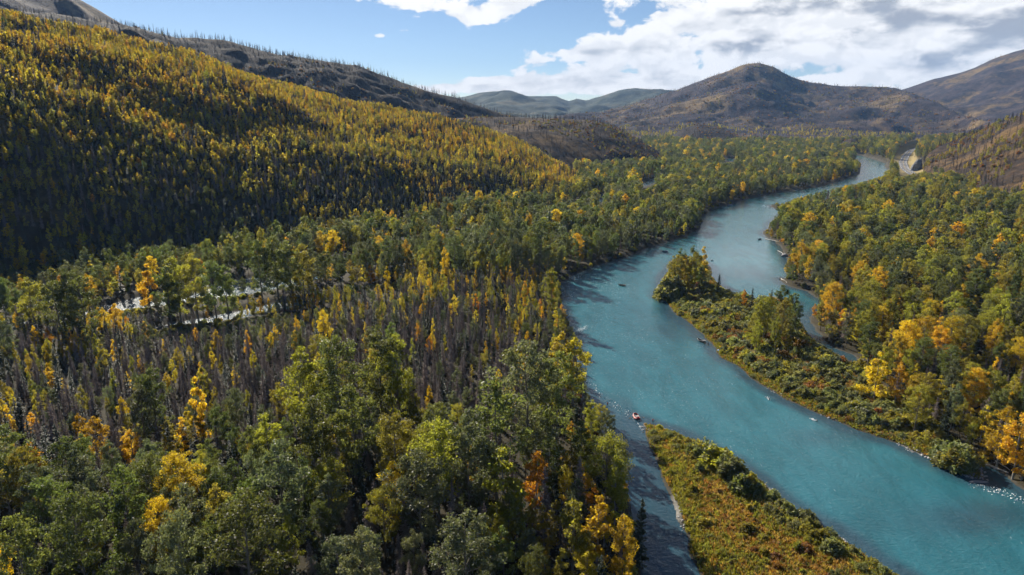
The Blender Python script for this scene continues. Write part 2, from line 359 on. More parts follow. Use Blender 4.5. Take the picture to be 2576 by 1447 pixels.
HILL_B = Hill([(-700, -120, 1700, 900), (-300, -60, 1700, 900), (0, 18, 1700, 950), (120, 32, 1700, 1000), (230, 50, 1700, 1050), (330, 68, 1700, 1080), (430, 93, 1720, 1080), (560, 108, 1740, 1080), (700, 136, 1760, 1100), (830, 152, 1780, 1100), (900, 162, 1800, 1120),
               (1000, 200, 1820, 1150), (1100, 232, 1840, 1150), (1180, 258, 1850, 1180), (1260, 284, 1860, 1200), (1330, 296, 1870, 1300), (1420, 306, 1870, 1300)],
              convex(1.15), 0.25, ((220, 26.0), (60, 10.0)), 11, gully=((150, 34.0), (50, 12.0)))
HILL_C = Hill([(-700, -330, 2700, 1600), (-200, -180, 2700, 1600), (100, -40, 2700, 1600), (200, -4, 2700, 1700), (250, 22, 2700, 1800), (300, 52, 2700, 1900), (345, 76, 2700, 2000), (420, 110, 2700, 2000)],
              convex(1.2), 0.4, ((400, 30.0), (90, 10.0)), 17, gully=((220, 60.0),))
HILL_D = Hill([(1130, 296, 1500, 1150), (1200, 294, 1540, 1150), (1330, 294, 1560, 1160), (1420, 298, 1570, 1180), (1490, 303, 1560, 1200), (1550, 322, 1540, 1230), (1600, 350, 1510, 1260), (1650, 388, 1460, 1290), (1700, 426, 1380, 1320), (1735, 440, 1340, 1335)],
              convex(2.0), 0.05, ((180, 15.0), (50, 6.0)), 23)
HILL_E = Hill([(950, 270, 7200, 3800), (1100, 250, 7200, 3800), (1170, 241, 7200, 3800), (1215, 234, 7200, 3800), (1262, 229, 7200, 3800), (1300, 237, 7200, 3800), (1330, 243, 7200, 3800), (1400, 241, 7200, 3800), (1432, 252, 7100, 3800), (1450, 246, 7200, 3800),
               (1475, 251, 7200, 3800), (1510, 241, 7200, 3900), (1560, 225, 7200, 3900), (1600, 221, 7200, 3900), (1650, 224, 7200, 4000), (1720, 228, 7200, 4200), (1800, 240, 7200, 4200)],
              convex(.9), 0.3, ((900, 60.0), (240, 24.0)), 29, gully=((700, 160.0),))
HILL_F = Hill([(1380, 300, 3600, 2700), (1480, 288, 3900, 2700), (1560, 270, 4200, 2750), (1640, 250, 4400, 2750), (1720, 222, 4500, 2750), (1780, 197, 4500, 2750), (1840, 175, 4500, 2750), (1878, 162, 4500, 2750), (1910, 158, 4500, 2750), (1948, 166, 4500, 2750),
               (1990, 190, 4500, 2750), (2030, 205, 4500, 2750), (2100, 213, 4500, 2750), (2200, 221, 4500, 2750), (2260, 226, 4400, 2700), (2330, 252, 4000, 2600), (2420, 290, 3500, 2500), (2520, 310, 3000, 2400), (2620, 330, 2800, 2400)],
              lambda t: 0.5 * t + 0.5 * t * t, 0.25, ((520, 50.0), (140, 24.0)), 37, gully=((420, 60.0), (130, 22.0)))
HILL_G = Hill([(2080, 300, 6000, 3900), (2160, 262, 6000, 3900), (2250, 225, 6000, 3700), (2300, 211, 6000, 3600), (2350, 196, 6000, 3600), (2400, 186, 6000, 3500), (2450, 169, 6000, 3500), (2500, 147, 6000, 3400), (2540, 135, 6000, 3400), (2576, 126, 6000, 3300), (2700, 95, 6000, 3000), (2900, 70, 6000, 2800), (3300, 60, 6000, 2600)],
              lambda t: 0.55 * t + 0.45 * t * t, 0.2, ((700, 60.0), (170, 28.0)), 41, gully=((560, 80.0), (160, 28.0)))
HILL_H = Hill([(2318, 410, 1420, 1330), (2336, 388, 1480, 1230), (2362, 368, 1540, 1100), (2400, 352, 1580, 1000), (2450, 336, 1580, 940), (2500, 316, 1540, 900), (2576, 287, 1480, 860), (2700, 240, 1400, 800), (2900, 190, 1300, 740), (3300, 140, 1200, 660)],
              convex(1.25), 0.1, ((150, 16.0), (40, 5.0)), 47)
KNOLLS = [Hill([(1690, 342, 2300, 2150), (1720, 322, 2330, 2100), (1760, 312, 2350, 2080), (1800, 318, 2350, 2080), (1840, 334, 2320, 2100), (1865, 345, 2300, 2150)], convex(1.6), 0.3, ((60, 4.0),), 53),
          Hill([(2108, 372, 2050, 1960), (2122, 354, 2070, 1940), (2142, 348, 2080, 1930), (2160, 356, 2070, 1940), (2172, 372, 2050, 1960)], convex(1.7), 0.4, ((50, 3.0),), 59),
          Hill([(2165, 366, 2350, 2200), (2190, 345, 2400, 2150), (2220, 337, 2420, 2140), (2250, 345, 2400, 2150), (2285, 364, 2350, 2200)], convex(1.6), 0.4, ((50, 3.0),), 61)]

def valley_h(x, y, sd=None):
    x = np.asarray(x, float); y = np.asarray(y, float); r = np.hypot(x, y)
    if sd is None: sd = shore_dist(x, y)
    low = in_bar(x, y)
    land = np.where(low, 1.0, 2.0) * sstep(sd, -0.4, np.where(low, 9.0, 5.0)) + 0.12 * sd.clip(0, 1)
    land = land + fbm(x, y, 24, 3, 71) * np.where(low, .35, .6) * sstep(sd, 1, 10)
    land = land + 14 * sstep(x - 0.40 * y, 60, 420) * sstep(r, 200, 700) + 10 * sstep(r, 1500, 3000)
    wet = -1.6 * sstep(-sd, 0, 10) - .03
    return np.where(sd > 0, land, wet)
def ground_h(x, y, sd=None):
    z = valley_h(x, y, sd)
    for H in (HILL_A, HILL_B, HILL_D, HILL_H, HILL_F, HILL_G, *KNOLLS): z = np.maximum(z, H.h(x, y))
    return z

ROAD_PTS = [at(2330, 462, 3), at(2312, 450, 3), at(2294, 437, 3), at(2276, 424, 3), at(2271, 408, 3), at(2278, 393, 3), at(2289, 380, 3), at(2303, 373.5, 3), at(2322, 369.5, 3), at(2345, 366, 3)]
RP = np.array([p[:2] for p in ROAD_PTS])
def road_dist(x, y):
    d = np.full(np.shape(x), 1e9)
    for a, b in zip(RP[:-1], RP[1:]):
        e = b - a; t = np.clip(((x - a[0]) * e[0] + (y - a[1]) * e[1]) / (e @ e), 0, 1); d = np.minimum(d, np.hypot(x - a[0] - t * e[0], y - a[1] - t * e[1]))
    return d

def polar_grid(a0, a1, da, r0, r1, dr):
    A = np.arange(R(a0), R(a1) + R(da) / 2, R(da)); Rr = np.exp(np.arange(math.log(r0), math.log(r1) + dr / 2, dr))
    rr, aa = np.meshgrid(Rr, A, indexing='ij'); na = len(A); nr = len(Rr)
    i = (np.arange(nr - 1)[:, None] * na + np.arange(na - 1)[None]).ravel()
    return (rr * np.sin(aa)).ravel(), (rr * np.cos(aa)).ravel(), np.stack([i, i + 1, i + na + 1, i + na], 1)

# valley floor: one sheet, finer where the banks are
vx, vy, vf = polar_grid(-49, 49, 0.2, 85, 2300, 0.0065)
vsd = shore_dist(vx, vy)
vz = valley_h(vx, vy, vsd)
rdv = road_dist(vx, vy)
vz = np.where(rdv < 26, vz * sstep(rdv, 12, 26) + 2.6 * (1 - sstep(rdv, 12, 26)), vz)
bar = in_bar(vx, vy).astype(float) * sstep(vsd, 0, 3)
verge = (1 - sstep(rdv, 16, 34)) * sstep(vsd, 3, 10)
_gx, _gy, _ = project(vx, vy, vz)
stony = np.zeros(len(vx))
for cx, cy, rx, ry in ((2420, 1185, 70, 24), (2310, 1128, 60, 14), (2250, 1040, 40, 30), (1640, 1075, 34, 12), (2000, 1290, 60, 18), (2090, 1350, 40, 18), (1930, 1235, 30, 14), (1700, 1290, 14, 60)): stony = np.maximum(stony, np.exp(-(((_gx - cx) / rx) ** 2 + ((_gy - cy) / ry) ** 2) ** 2))
stony = stony * sstep(vsd, -1, 0) * (1 - sstep(vsd, 5, 9))
ground = link('ground', new_mesh('ground', np.stack([vx, vy, vz], 1), vf, [M['ground']], None, {'shore': vsd.clip(-5, 60), 'bar': bar, 'hill': stony, 'verge': verge}, True))
tag(ground, 'forest floor and grassy gravel bars of the river valley', None, None, 'structure')
# the rest of the ground, out to the horizon and round behind the camera
def outer_ground():
    x1, y1, f1 = polar_grid(-52, 52, 2, 2250, 40000, 0.12)
    x2, y2, f2 = polar_grid(49, 311, 4, 85, 40000, 0.16)
    x3, y3, f3 = polar_grid(0, 360, 10, 0.5, 90, 0.5)
    n1, n2 = len(x1), len(x2)
    x = np.concatenate([x1, x2, x3]); y = np.concatenate([y1, y2, y3])
    z = np.where(np.hypot(x, y) > 2000, 10.0, 0.9); z = np.where((np.hypot(x, y) > 2000) & (np.hypot(x, y) < 2290), 6.0, z)
    z[n1 + n2:] = 0.2
    o = link('plain', new_mesh('plain', np.stack([x, y, z], 1), np.concatenate([f1, f2 + n1, f3 + n1 + n2]), [M['burnt_far']]))
    tag(o, 'brushy plain running on to the horizon beyond the valley', None, None, 'structure')
outer_ground()
# water: the river, the pool reaches and the side channel behind the trees
wk = (vsd < 4).reshape(-1); fk = wk[vf].all(1)
used = np.unique(vf[fk]); remap = np.full(len(vx), -1); remap[used] = np.arange(len(used))
wx_, wy_, ws = vx[used], vy[used], vsd[used]
wpx, wpy, _ = project(wx_, wy_, 0 * wx_)
dep = sstep(-ws, -0.5, 11)
def pblob(cx, cy, rx, ry): return np.exp(-((wpx - cx) / rx) ** 2 - ((wpy - cy) / ry) ** 2)
chan = at(1612, 1064)
_lf = sstep(1650 + (wpy - 1060) * .45 - wpx, -10, 60) * sstep(wpy, 930, 1040)
dep = dep * (1 - .55 * _lf)
dep = dep * (1 - .35 * pblob(1500, 1060, 60, 60)) * (1 - .6 * pblob(2480, 1300, 260, 60)) * (1 - .5 * pblob(2080, 1100, 200, 40)) * (1 - .55 * pblob(1690, 820, 60, 70)) * (1 - .6 * pblob(2050, 1380, 150, 60)) * (1 - .8 * pblob(2080, 850, 60, 70)) * (1 - .5 * pblob(1900, 690, 120, 40))
side = inside(SIDE, wx_, wy_) | inside(SIDE2, wx_, wy_)
dep = np.where(side, dep * .25, dep)
rif = np.clip(.40 + .35 * pblob(1480, 830, 160, 160) + .22 * pblob(1700, 980, 220, 130) + .55 * pblob(1480, 700, 90, 40) - .5 * pblob(1880, 660, 110, 60) - .35 * pblob(1540, 1200, 110, 200) - .15 * pblob(2350, 1300, 250, 120) + .25 * side, 0, 1)
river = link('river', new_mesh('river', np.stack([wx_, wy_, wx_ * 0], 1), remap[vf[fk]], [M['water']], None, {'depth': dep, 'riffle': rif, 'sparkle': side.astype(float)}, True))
tag(river, 'turquoise glacial river with pale shallows along its banks', None, None, 'structure')

def hill_object(name, H, a0, a1, da, r0, r1, dr, mat, label):
    x, y, f = polar_grid(a0, a1, da, r0, r1, dr); z = H.h(x, y)
    keep = (z[f] > -30).all(1) & (z[f] > -6).any(1); f = f[keep]; u = np.unique(f); m = np.full(len(x), -1); m[u] = np.arange(len(u))
    o = link(name, new_mesh(name, np.stack([x[u], y[u], z[u]], 1), m[f], [mat], None, None, True)); return tag(o, label, None, None, 'structure')
hill_object('hillside', HILL_A, -55, 12, .25, 455, 1750, .008, M['forest_soil'], 'long forested hillside rising behind the side channel')
hill_object('burnt_ridge', HILL_B, -55, 6, .25, 890, 2400, .008, M['burnt_near'], 'dark burnt ridge lined with snags against the sky')
hill_object('high_mountain', HILL_C, -55, -25, .3, 1590, 3600, .010, M['burnt_far'], 'hazy mountain shoulder rising behind the burnt ridge')
hill_object('bare_knoll', HILL_D, -7, 16, .2, 1140, 1900, .007, M['burnt_brush'], 'brown burnt knoll with a steep shaded face above the trees')
hill_object('blue_mountain', HILL_E, -12, 18, .2, 3700, 9000, .008, M['far_forest'], 'low blue mountains far down the valley')
hill_object('peak_mountain', HILL_F, 2, 40, .15, 2380, 6000, .006, M['burnt_far'], 'broad purple-brown mountain with one rounded peak')
hill_object('slope_mountain', HILL_G, 22, 55, .2, 2580, 8000, .008, M['burnt_far'], 'long hazy mountain flank climbing out of the frame')
hill_object('burnt_slope', HILL_H, 27, 55, .2, 650, 2100, .007, M['burnt_brush'], 'brushy burnt slope above the road')
for kn, (K, lab) in enumerate(zip(KNOLLS, ('dark rounded knoll in the flats beneath the peak', 'small dark hummock behind the river bend', 'wider ochre hummock beyond the river bend'))):
    hill_object('knoll', K, math.degrees(K.g[0]), math.degrees(K.g[-1]), .06, 1900, 2900, .004, M['burnt_near'], lab)

# ------------------------------------------------------------------ people: bodies
for nm, col, ro in (('skin', (.50, .30, .21), .5), ('jacket_dark', (.025, .027, .032), .8), ('jacket_red', (.42, .04, .03), .7), ('jacket_grey', (.12, .13, .14), .8), ('jacket_blue', (.03, .05, .10), .8), ('wader', (.045, .043, .036), .7), ('hat_dark', (.03, .03, .03), .8), ('hat_white', (.7, .7, .68), .8), ('hair', (.05, .03, .02), .8), ('boot', (.03, .025, .02), .8)): M[nm] = plain(nm, col, ro, 0, .1, 4)
def person_mesh(pose, jacket, arms):
    """One skinned body, 1.75 m, facing +Y. pose: stand or sit."""
    J = {}; E = []
    def j(n, co, r, par=None):
        J[n] = (Vector(co), r)
        if par: E.append((par, n))
    sit = pose == 'sit'; b = -.48 if sit else 0
    j('pelvis', (0, 0, .96 + b), .15); j('spine', (0, -.01, 1.16 + b), .14, 'pelvis'); j('chest', (0, 0, 1.36 + b), .16, 'spine'); j('neck', (0, .01, 1.51 + b), .06, 'chest'); j('head', (0, .03, 1.62 + b), .095, 'neck'); j('crown', (0, .02, 1.71 + b), .075, 'head'); j('nose', (0, .135, 1.615 + b), .018, 'head')
    for s_, sd in ((-1, 'l'), (1, 'r')):
        j('hip' + sd, (.1 * s_, 0, .90 + b), .10, 'pelvis')
        if sit: j('knee' + sd, (.13 * s_, .44, .92 + b), .07, 'hip' + sd); j('ankle' + sd, (.13 * s_, .50, .50 + b), .05, 'knee' + sd); j('toe' + sd, (.13 * s_, .68, .46 + b), .04, 'ankle' + sd)
        else: j('knee' + sd, (.14 * s_, .04, .50), .075, 'hip' + sd); j('ankle' + sd, (.17 * s_, -.02, .09), .055, 'knee' + sd); j('toe' + sd, (.19 * s_, .17, .045), .045, 'ankle' + sd)
        j('shoulder' + sd, (.19 * s_, 0, 1.42 + b), .075, 'chest')
        el, wr = {'cast': ((.34, .10, 1.22), (.26, .38, 1.30)), 'down': ((.27, .0, 1.16), (.25, .12, .92)), 'raised': ((.42, .06, 1.44), (.62, .22, 1.60)), 'oars': ((.30, .18, 1.14), (.26, .44, 1.08)), 'out': ((.44, .05, 1.34), (.68, .18, 1.34))}[arms if s_ > 0 or arms in ('cast', 'down', 'oars') else 'cast']
        j('elbow' + sd, (el[0] * s_, el[1], el[2] + b), .05, 'shoulder' + sd); j('wrist' + sd, (wr[0] * s_, wr[1], wr[2] + b), .034, 'elbow' + sd)
        w = Vector((wr[0] * s_, wr[1], wr[2] + b)); dv = (w - J['elbow' + sd][0]).normalized(); sv = dv.cross(Vector((0, 0, 1))).normalized() * s_; palm = w + dv * .06; j('palm' + sd, palm, .032, 'wrist' + sd)
        for f, (off, ln) in enumerate(((-.034, .06), (-.012, .075), (.010, .072), (.032, .055))): j(f'k{f}' + sd, palm + dv * ln * .55 + sv * off, .010, 'palm' + sd); j(f'f{f}' + sd, palm + dv * ln * .95 + sv * off - Vector((0, 0, .035)), .008, f'k{f}' + sd)
        j('thumb' + sd, w + dv * .04 - sv * .045 - Vector((0, 0, .02)), .011, 'wrist' + sd); j('thumbtip' + sd, w + dv * .08 - sv * .05 - Vector((0, 0, .035)), .009, 'thumb' + sd)
    names = list(J); me = bpy.data.meshes.new('body'); me.from_pydata([J[n][0] for n in names], [(names.index(a), names.index(c)) for a, c in E], []); o = bpy.data.objects.new('body', me); COL.objects.link(o)
    o.modifiers.new('skin', 'SKIN'); bmesh_skin = me.skin_vertices[0].data if me.skin_vertices else None
    if bmesh_skin is None:
        bpy.context.view_layer.objects.active = o; bpy.ops.mesh.customdata_skin_add(); bmesh_skin = me.skin_vertices[0].data
    for q, n in enumerate(names): bmesh_skin[q].radius = (J[n][1], J[n][1]); bmesh_skin[q].use_root = n == 'pelvis'
    o.modifiers.new('smooth', 'SUBSURF').levels = 1
    out = bpy.data.meshes.new_from_object(o.evaluated_get(bpy.context.evaluated_depsgraph_get())); bpy.data.objects.remove(o)
    mats = ['skin', jacket, 'wader', 'boot', 'hair']
    for m_ in mats: out.materials.append(M[m_])
    pos = [(n, J[n][0]) for n in names]
    def mat_of(n): return 0 if n[0] in 'f' or n[:2] in ('k0', 'k1', 'k2', 'k3') or n.startswith(('palm', 'thumb', 'head', 'neck', 'nose')) else 4 if n == 'crown' else 2 if n.startswith(('hip', 'knee', 'pelvis')) else 3 if n.startswith(('ankle', 'toe')) else 1
    for pl in out.polygons: c = pl.center; pl.material_index = mat_of(min(pos, key=lambda t: (t[1] - c).length_squared)[0]); pl.use_smooth = True
    return out, 1.70 + b
PEOPLE = {k: person_mesh(*k) for k in (('stand', 'jacket_red', 'cast'), ('stand', 'jacket_blue', 'out'), ('stand', 'jacket_dark', 'cast'), ('stand', 'jacket_dark', 'down'), ('sit', 'jacket_dark', 'down'), ('sit', 'jacket_blue', 'oars'), ('sit', 'jacket_grey', 'cast'), ('sit', 'jacket_dark', 'oars'))}

# ------------------------------------------------------------------ trees: meshes
def unit(v): return v / (np.linalg.norm(v, axis=-1, keepdims=True) + 1e-9)
def tube(path, rad, n=5):
    """Tapered tube along a polyline."""
    path = np.asarray(path, float); k = len(path); rad = np.broadcast_to(np.asarray(rad, float), (k,))
    t = unit(np.gradient(path, axis=0)); ref = np.where(np.abs(t[:, 2:]) > .9, [[1., 0, 0]], [[0, 0, 1.]])
    u = unit(np.cross(t, ref)); w = np.cross(t, u)
    a = np.linspace(0, 2 * math.pi, n, endpoint=False)
    v = path[:, None] + rad[:, None, None] * (np.cos(a)[None, :, None] * u[:, None] + np.sin(a)[None, :, None] * w[:, None])
    i = np.arange(k - 1)[:, None] * n + np.arange(n)[None]; j = np.arange(k - 1)[:, None] * n + (np.arange(n)[None] + 1) % n
    return v.reshape(-1, 3), np.stack([i, j, j + n, i + n], -1).reshape(-1, 4)
def join(parts):
    vs, fs, o = [], [], 0
    for v, f in parts: vs.append(v); fs.append(f + o); o += len(v)
    return np.concatenate(vs), np.concatenate(fs)
def leaves(cent, size, g, up=0.35, aspect=1.0, outward=None):
    """One rhombic leaf (or leaf spray) at each centre, facing every way."""
    n = len(cent); nrm = g.normal(size=(n, 3))
    if outward is not None: nrm = nrm + outward * 0.9
    nrm[:, 2] += up; nrm = unit(nrm)
    a = unit(np.cross(nrm, g.normal(size=(n, 3)))); b = np.cross(nrm, a); s = np.broadcast_to(size, (n,))[:, None]
    v = np.stack([cent - a * s * aspect, cent - b * s * .62, cent + a * s * aspect, cent + b * s * .62], 1).reshape(-1, 3)
    return v, np.arange(4 * n).reshape(n, 4)
def foliage(centres, radii, per, size, g, flat=0.75, aspect=1.0, shell=0.45):
    n = len(centres); tot = n * per
    d = unit(g.normal(size=(tot, 3))); rr = g.random(tot) ** shell
    c = np.repeat(centres, per, 0); rad = np.repeat(radii, per)[:, None]
    p = c + d * rr[:, None] * rad * np.array([1, 1, flat])
    return leaves(p, size * g.uniform(.65, 1.35, tot), g, .3, aspect, d * .6)

def broadleaf(seed, H, W, crown0, nl, lean=0.0, clump=1.25, per=60, leaf=.30, shape='round', stems=1):
    """Returns (wood verts, faces), (leaf verts, faces) of a broadleaf tree H m tall with a crown W m wide starting at crown0*H."""
    g = np.random.default_rng(seed); wood, cents, rads = [], [], []
    for st in range(stems):
        off = g.normal(size=2) * (0.9 if stems > 1 else 0); top = g.normal(size=2) * (W * .16 if stems > 1 else W * .04) + lean * H * np.array([.6, .2])
        hs = H * (1 if st == 0 else g.uniform(.72, .95)); zz = np.linspace(0, .93 * hs, 8)
        px_ = off[0] + top[0] * (zz / hs) ** 1.4 + np.cumsum(g.normal(size=8) * .06 * hs / 14); py_ = off[1] + top[1] * (zz / hs) ** 1.4 + np.cumsum(g.normal(size=8) * .06 * hs / 14)
        path = np.stack([px_, py_, zz - .4], 1); wood.append(tube(path, np.linspace(H * .0135, .03, 8) * (1 if stems == 1 else .7), 6))
        for k in range(max(4, nl // stems)):
            t = crown0 + (0.97 - crown0) * ((k + g.random()) / max(4, nl // stems)); u = (t - crown0) / (1 - crown0)
            if shape == 'round': prof = math.sin(math.pi * min(1, (u * .82 + .16))) ** .7
            elif shape == 'oval': prof = (math.sin(math.pi * min(1, u * .88 + .10))) ** .8 * (1 - .25 * u)
            else: prof = (1.05 - u) ** .75 * min(1, u * 5 + .45)
            L = max(.5, W * .5 * prof * g.uniform(.62, 1.12)); a = g.uniform(0, 2 * math.pi) + k * 2.4
            base = np.array([np.interp(t * hs * .93, zz, px_), np.interp(t * hs * .93, zz, py_), t * hs * .93 - .4])
            rise = g.uniform(.35, .95) if shape != 'cone' else g.uniform(.15, .6); tip = base + np.array([math.cos(a) * L, math.sin(a) * L, rise * L])
            mid = (base + tip) / 2 + np.array([0, 0, -.08 * L]) + g.normal(size=3) * .05 * L
            wood.append(tube([base, mid, tip], [max(.035, H * .0032), max(.03, H * .002), .02], 4))
            for q in (1.0, .62) if L > clump * 1.6 else (.9,):
                cents.append(base * (1 - q) + tip * q + g.normal(size=3) * .25 * clump); rads.append(clump * g.uniform(.65, 1.2) * (.75 + .25 * prof))
        cents.append(np.array([px_[-1], py_[-1], hs * .95])); rads.append(clump * .75)
    return join(wood), foliage(np.array(cents), np.array(rads), per, leaf, g)

def conifer(seed, H, W, crown0, dead=False, dens=1.0):
    g = np.random.default_rng(seed); zz = np.linspace(-.4, H, 7); x = np.cumsum(g.normal(size=7)) * .04; path = np.stack([x, np.cumsum(g.normal(size=7)) * .04, zz], 1)
    wood = [tube(path, np.linspace(H * .011, .02, 7), 6)]; V, F, o = [], [], 0
    z = crown0 * H
    P0, P1, WD, PR = [], [], [], []
    while z < H * .985:
        u = (z - crown0 * H) / (H * (1 - crown0)); L0 = W * .5 * (1 - u) ** .72 + .12
        for b in range(int(round((7 if not dead else 6) * dens))):
            if g.random() < .1: continue
            a = g.uniform(0, 2 * math.pi); L = L0 * g.uniform(.55, 1.12) * (1 if not dead else g.choice([1, 1, .85, .5]))
            dr = (-.30 + .75 * u) if not dead else (-.42 + .7 * u); bx, by = np.interp(z, zz, path[:, 0]), np.interp(z, zz, path[:, 1])
            b0 = np.array([bx, by, z + g.normal() * .12]); dv = np.array([math.cos(a), math.sin(a), dr])
            segs = 3
            for s_ in range(segs):
                q0, q1 = s_ / segs, (s_ + 1) / segs; sag = lambda q: np.array([0, 0, .16 * L * (q * q - q * .2)]) * (1 if not dead else -.2)
                p0, p1 = b0 + dv * L * q0 + sag(q0), b0 + dv * L * q1 + sag(q1)
                P0.append(p0); P1.append(p1); WD.append((.30 if not dead else .13) * (1 - q0 * .45) * (L / (W * .5) * .6 + .4)); PR.append(0)
                side = np.array([-dv[1], dv[0], 0])
                for sg in (-1, 1):
                    tl = L * (.30 if not dead else .34) * (1 - q0 * .5) * g.uniform(.6, 1.2)
                    P0.append(p0 * .4 + p1 * .6); P1.append(p0 * .4 + p1 * .6 + (side * sg * .85 + dv * .55 + np.array([0, 0, -.28 if dead else -.12])) * tl); WD.append((.17 if not dead else .10) * g.uniform(.7, 1.3)); PR.append(1)
        z += (.36 if not dead else .40) * (1 + .25 * g.random()) * (H / 15) ** .5
    P0, P1, WD = np.array(P0), np.array(P1), np.array(WD)[:, None]
    t = unit(P1 - P0); s = unit(np.cross(t, g.normal(size=t.shape) * (1.3 if dead else .6) + np.array([0, 0, 1. if not dead else .3]))); n = len(P0)
    v = np.stack([P0 - s * WD, P1 - s * WD * .35, P1 + s * WD * .35, P0 + s * WD], 1).reshape(-1, 3)
    return join(wood), (v, np.arange(4 * n).reshape(n, 4))

def snag_tree(seed, H):
    g = np.random.default_rng(seed); zz = np.linspace(-.5, H, 5); path = np.stack([zz * .02 * g.normal(), zz * .02 * g.normal(), zz], 1)
    wood = [tube(path, np.linspace(.30, .08, 5), 5)]; br = []
    for k in range(int(26 * H / 12)):
        z = H * g.uniform(.25, .97); a = g.uniform(0, 6.28); L = (1.15 - z / H) * g.uniform(.5, 1.7) * H / 10; b0 = np.array([np.interp(z, zz, path[:, 0]), np.interp(z, zz, path[:, 1]), z])
        br.append(tube([b0, b0 + np.array([math.cos(a) * L, math.sin(a) * L, L * g.uniform(-.35, .25)])], [.09, .04], 3))
    return join(wood), join(br)

def shrub(seed, H, W, n=22, per=46, leaf=.20, aspect=1.25):
    g = np.random.default_rng(seed); wood, c, r = [], [], []
    for k in range(n):
        a = g.uniform(0, 6.28); q = g.random() ** .6; ht = H * (1 - .55 * q * q) * g.uniform(.7, 1.08); tip = np.array([math.cos(a) * W * .5 * q, math.sin(a) * W * .5 * q, ht])
        if k % 2 == 0: wood.append(tube([np.array([g.normal() * .15, g.normal() * .15, -.2]), tip * np.array([.45, .45, .5]), tip], [.05, .035, .012], 4))
        c.append(tip - [0, 0, .28 * H]); r.append(W * .16 * g.uniform(.8, 1.25))
        if q < .85: c.append(tip * np.array([1.05, 1.05, .45])); r.append(W * .17)
    return join(wood), foliage(np.array(c), np.array(r), per, leaf, g, 1.35, aspect, .5)

def tuft(seed, H, n=14):
    g = np.random.default_rng(seed); a = g.uniform(0, 6.28, n); q = g.uniform(.1, .8, n); b = np.stack([np.cos(a) * .22 * g.random(n), np.sin(a) * .22 * g.random(n), np.full(n, -.05)], 1)
    tip = b + np.stack([np.cos(a) * q * H * .7, np.sin(a) * q * H * .7, H * g.uniform(.6, 1.1, n)], 1); s = np.stack([-np.sin(a), np.cos(a), a * 0], 1) * .10
    v = np.stack([b - s, b + s, tip + s * .35, tip - s * .35], 1).reshape(-1, 3); return v, np.arange(4 * n).reshape(n, 4)

# kinds of tree: [wood mesh, crown mesh] per variant and colour; 'lite' = fewer, larger leaves for far ones
KIND = {}
def make_kind(kind, variants, colours, bark):
    """variants: list of functions giving (wood, leaf). KIND[kind] = list of dicts with meshes and nominal height."""
    out = []
    for vi, (fn, H) in enumerate(variants):
        w, l = fn()
        wood = new_mesh('trunk', *w, [M[bark]], None, None, True)
        for c in colours:
            lf = new_mesh('crown', *l, [M[c]], None, {'leafv': np.random.default_rng(vi).random(len(l[1]))})
            out.append(dict(v=vi, c=c, H=H, wood=wood, leaf=lf))
    KIND[kind] = out
def joined_mesh(d, name):
    """Trunk and crown in one mesh, for trees too small in the picture to show parts."""
    if 'both' not in d:
        a, b = d['wood'], d['leaf']
        def arr(me):
            v = np.empty(len(me.vertices) * 3, np.float32); me.vertices.foreach_get('co', v); f = np.empty(len(me.loops), np.int32); me.loops.foreach_get('vertex_index', f); return v.reshape(-1, 3), f.reshape(-1, 4)
        va, fa = arr(a); vb, fb = arr(b)
        d['both'] = new_mesh(name, np.concatenate([va, vb]), np.concatenate([fa, fb + len(va)]), [a.materials[0], b.materials[0]], [0] * len(fa) + [1] * len(fb), {'leafv': np.concatenate([np.full(len(fa), .5), np.random.default_rng(1).random(len(fb))])})
    return d['both']
cw = [(21, 8.8, .16, 42, 'oval'), (24, 9.2, .2, 48, 'oval'), (20, 9.8, .14, 42, 'round'), (23, 10.6, .2, 48, 'round'), (18, 7.2, .14, 34, 'oval')]
make_kind('cottonwood', [((lambda k=k, c=c: broadleaf(100 + k, *c[:4], clump=1.30, per=92, leaf=.205, shape=c[4])), c[0]) for k, c in enumerate(cw)], ['leaf_green', 'leaf_grey', 'leaf_lime', 'leaf_gold'], 'bark')
make_kind('cottonwood_far', [((lambda k=k, c=c: broadleaf(100 + k, *c[:4], clump=1.45, per=16, leaf=.52, shape=c[4])), c[0]) for k, c in enumerate(cw[:4])], ['leaf_green', 'leaf_grey', 'leaf_lime', 'leaf_gold'], 'bark')
bi = [(13, 5.6, .14, 26), (12, 4.6, .12, 22), (14, 6.4, .16, 28), (9, 5.0, .08, 22)]
make_kind('birch', [((lambda k=k, c=c: broadleaf(200 + k, *c, clump=.85, per=66, leaf=.185, shape='cone' if k in (1, 3) else 'oval')), c[0]) for k, c in enumerate(bi)], ['leaf_gold', 'leaf_yellow', 'leaf_olive', 'leaf_orange', 'leaf_lime'], 'bark_pale')
make_kind('birch_far', [((lambda k=k, c=c: broadleaf(200 + k, *c, clump=.95, per=9, leaf=.58, shape='cone' if k in (1, 3) else 'oval')), c[0]) for k, c in enumerate(bi)], ['leaf_gold', 'leaf_yellow', 'leaf_olive', 'leaf_orange', 'leaf_lime'], 'bark_pale')
make_kind('spruce', [((lambda k=k, c=c: conifer(300 + k, *c)), c[0]) for k, c in enumerate([(16, 4.6, .06), (13, 3.6, .05), (18, 4.4, .1)])], ['needle'], 'bark')
make_kind('dead_spruce', [((lambda k=k, c=c: conifer(400 + k, *c, True, 1.9)), c[0]) for k, c in enumerate([(16, 4.7, .05), (13, 4.0, .04), (18, 4.8, .06), (15, 4.3, .04)])], ['dead_twig'], 'dead_bark')
make_kind('snag', [((lambda: snag_tree(500, 11)), 11), ((lambda: conifer(501, 14, 3.0, .1, True, .8)), 14), ((lambda: snag_tree(502, 13)), 13), ((lambda: conifer(503, 12, 3.4, .2, True, 1.0)), 12)], ['burnt'], 'burnt')
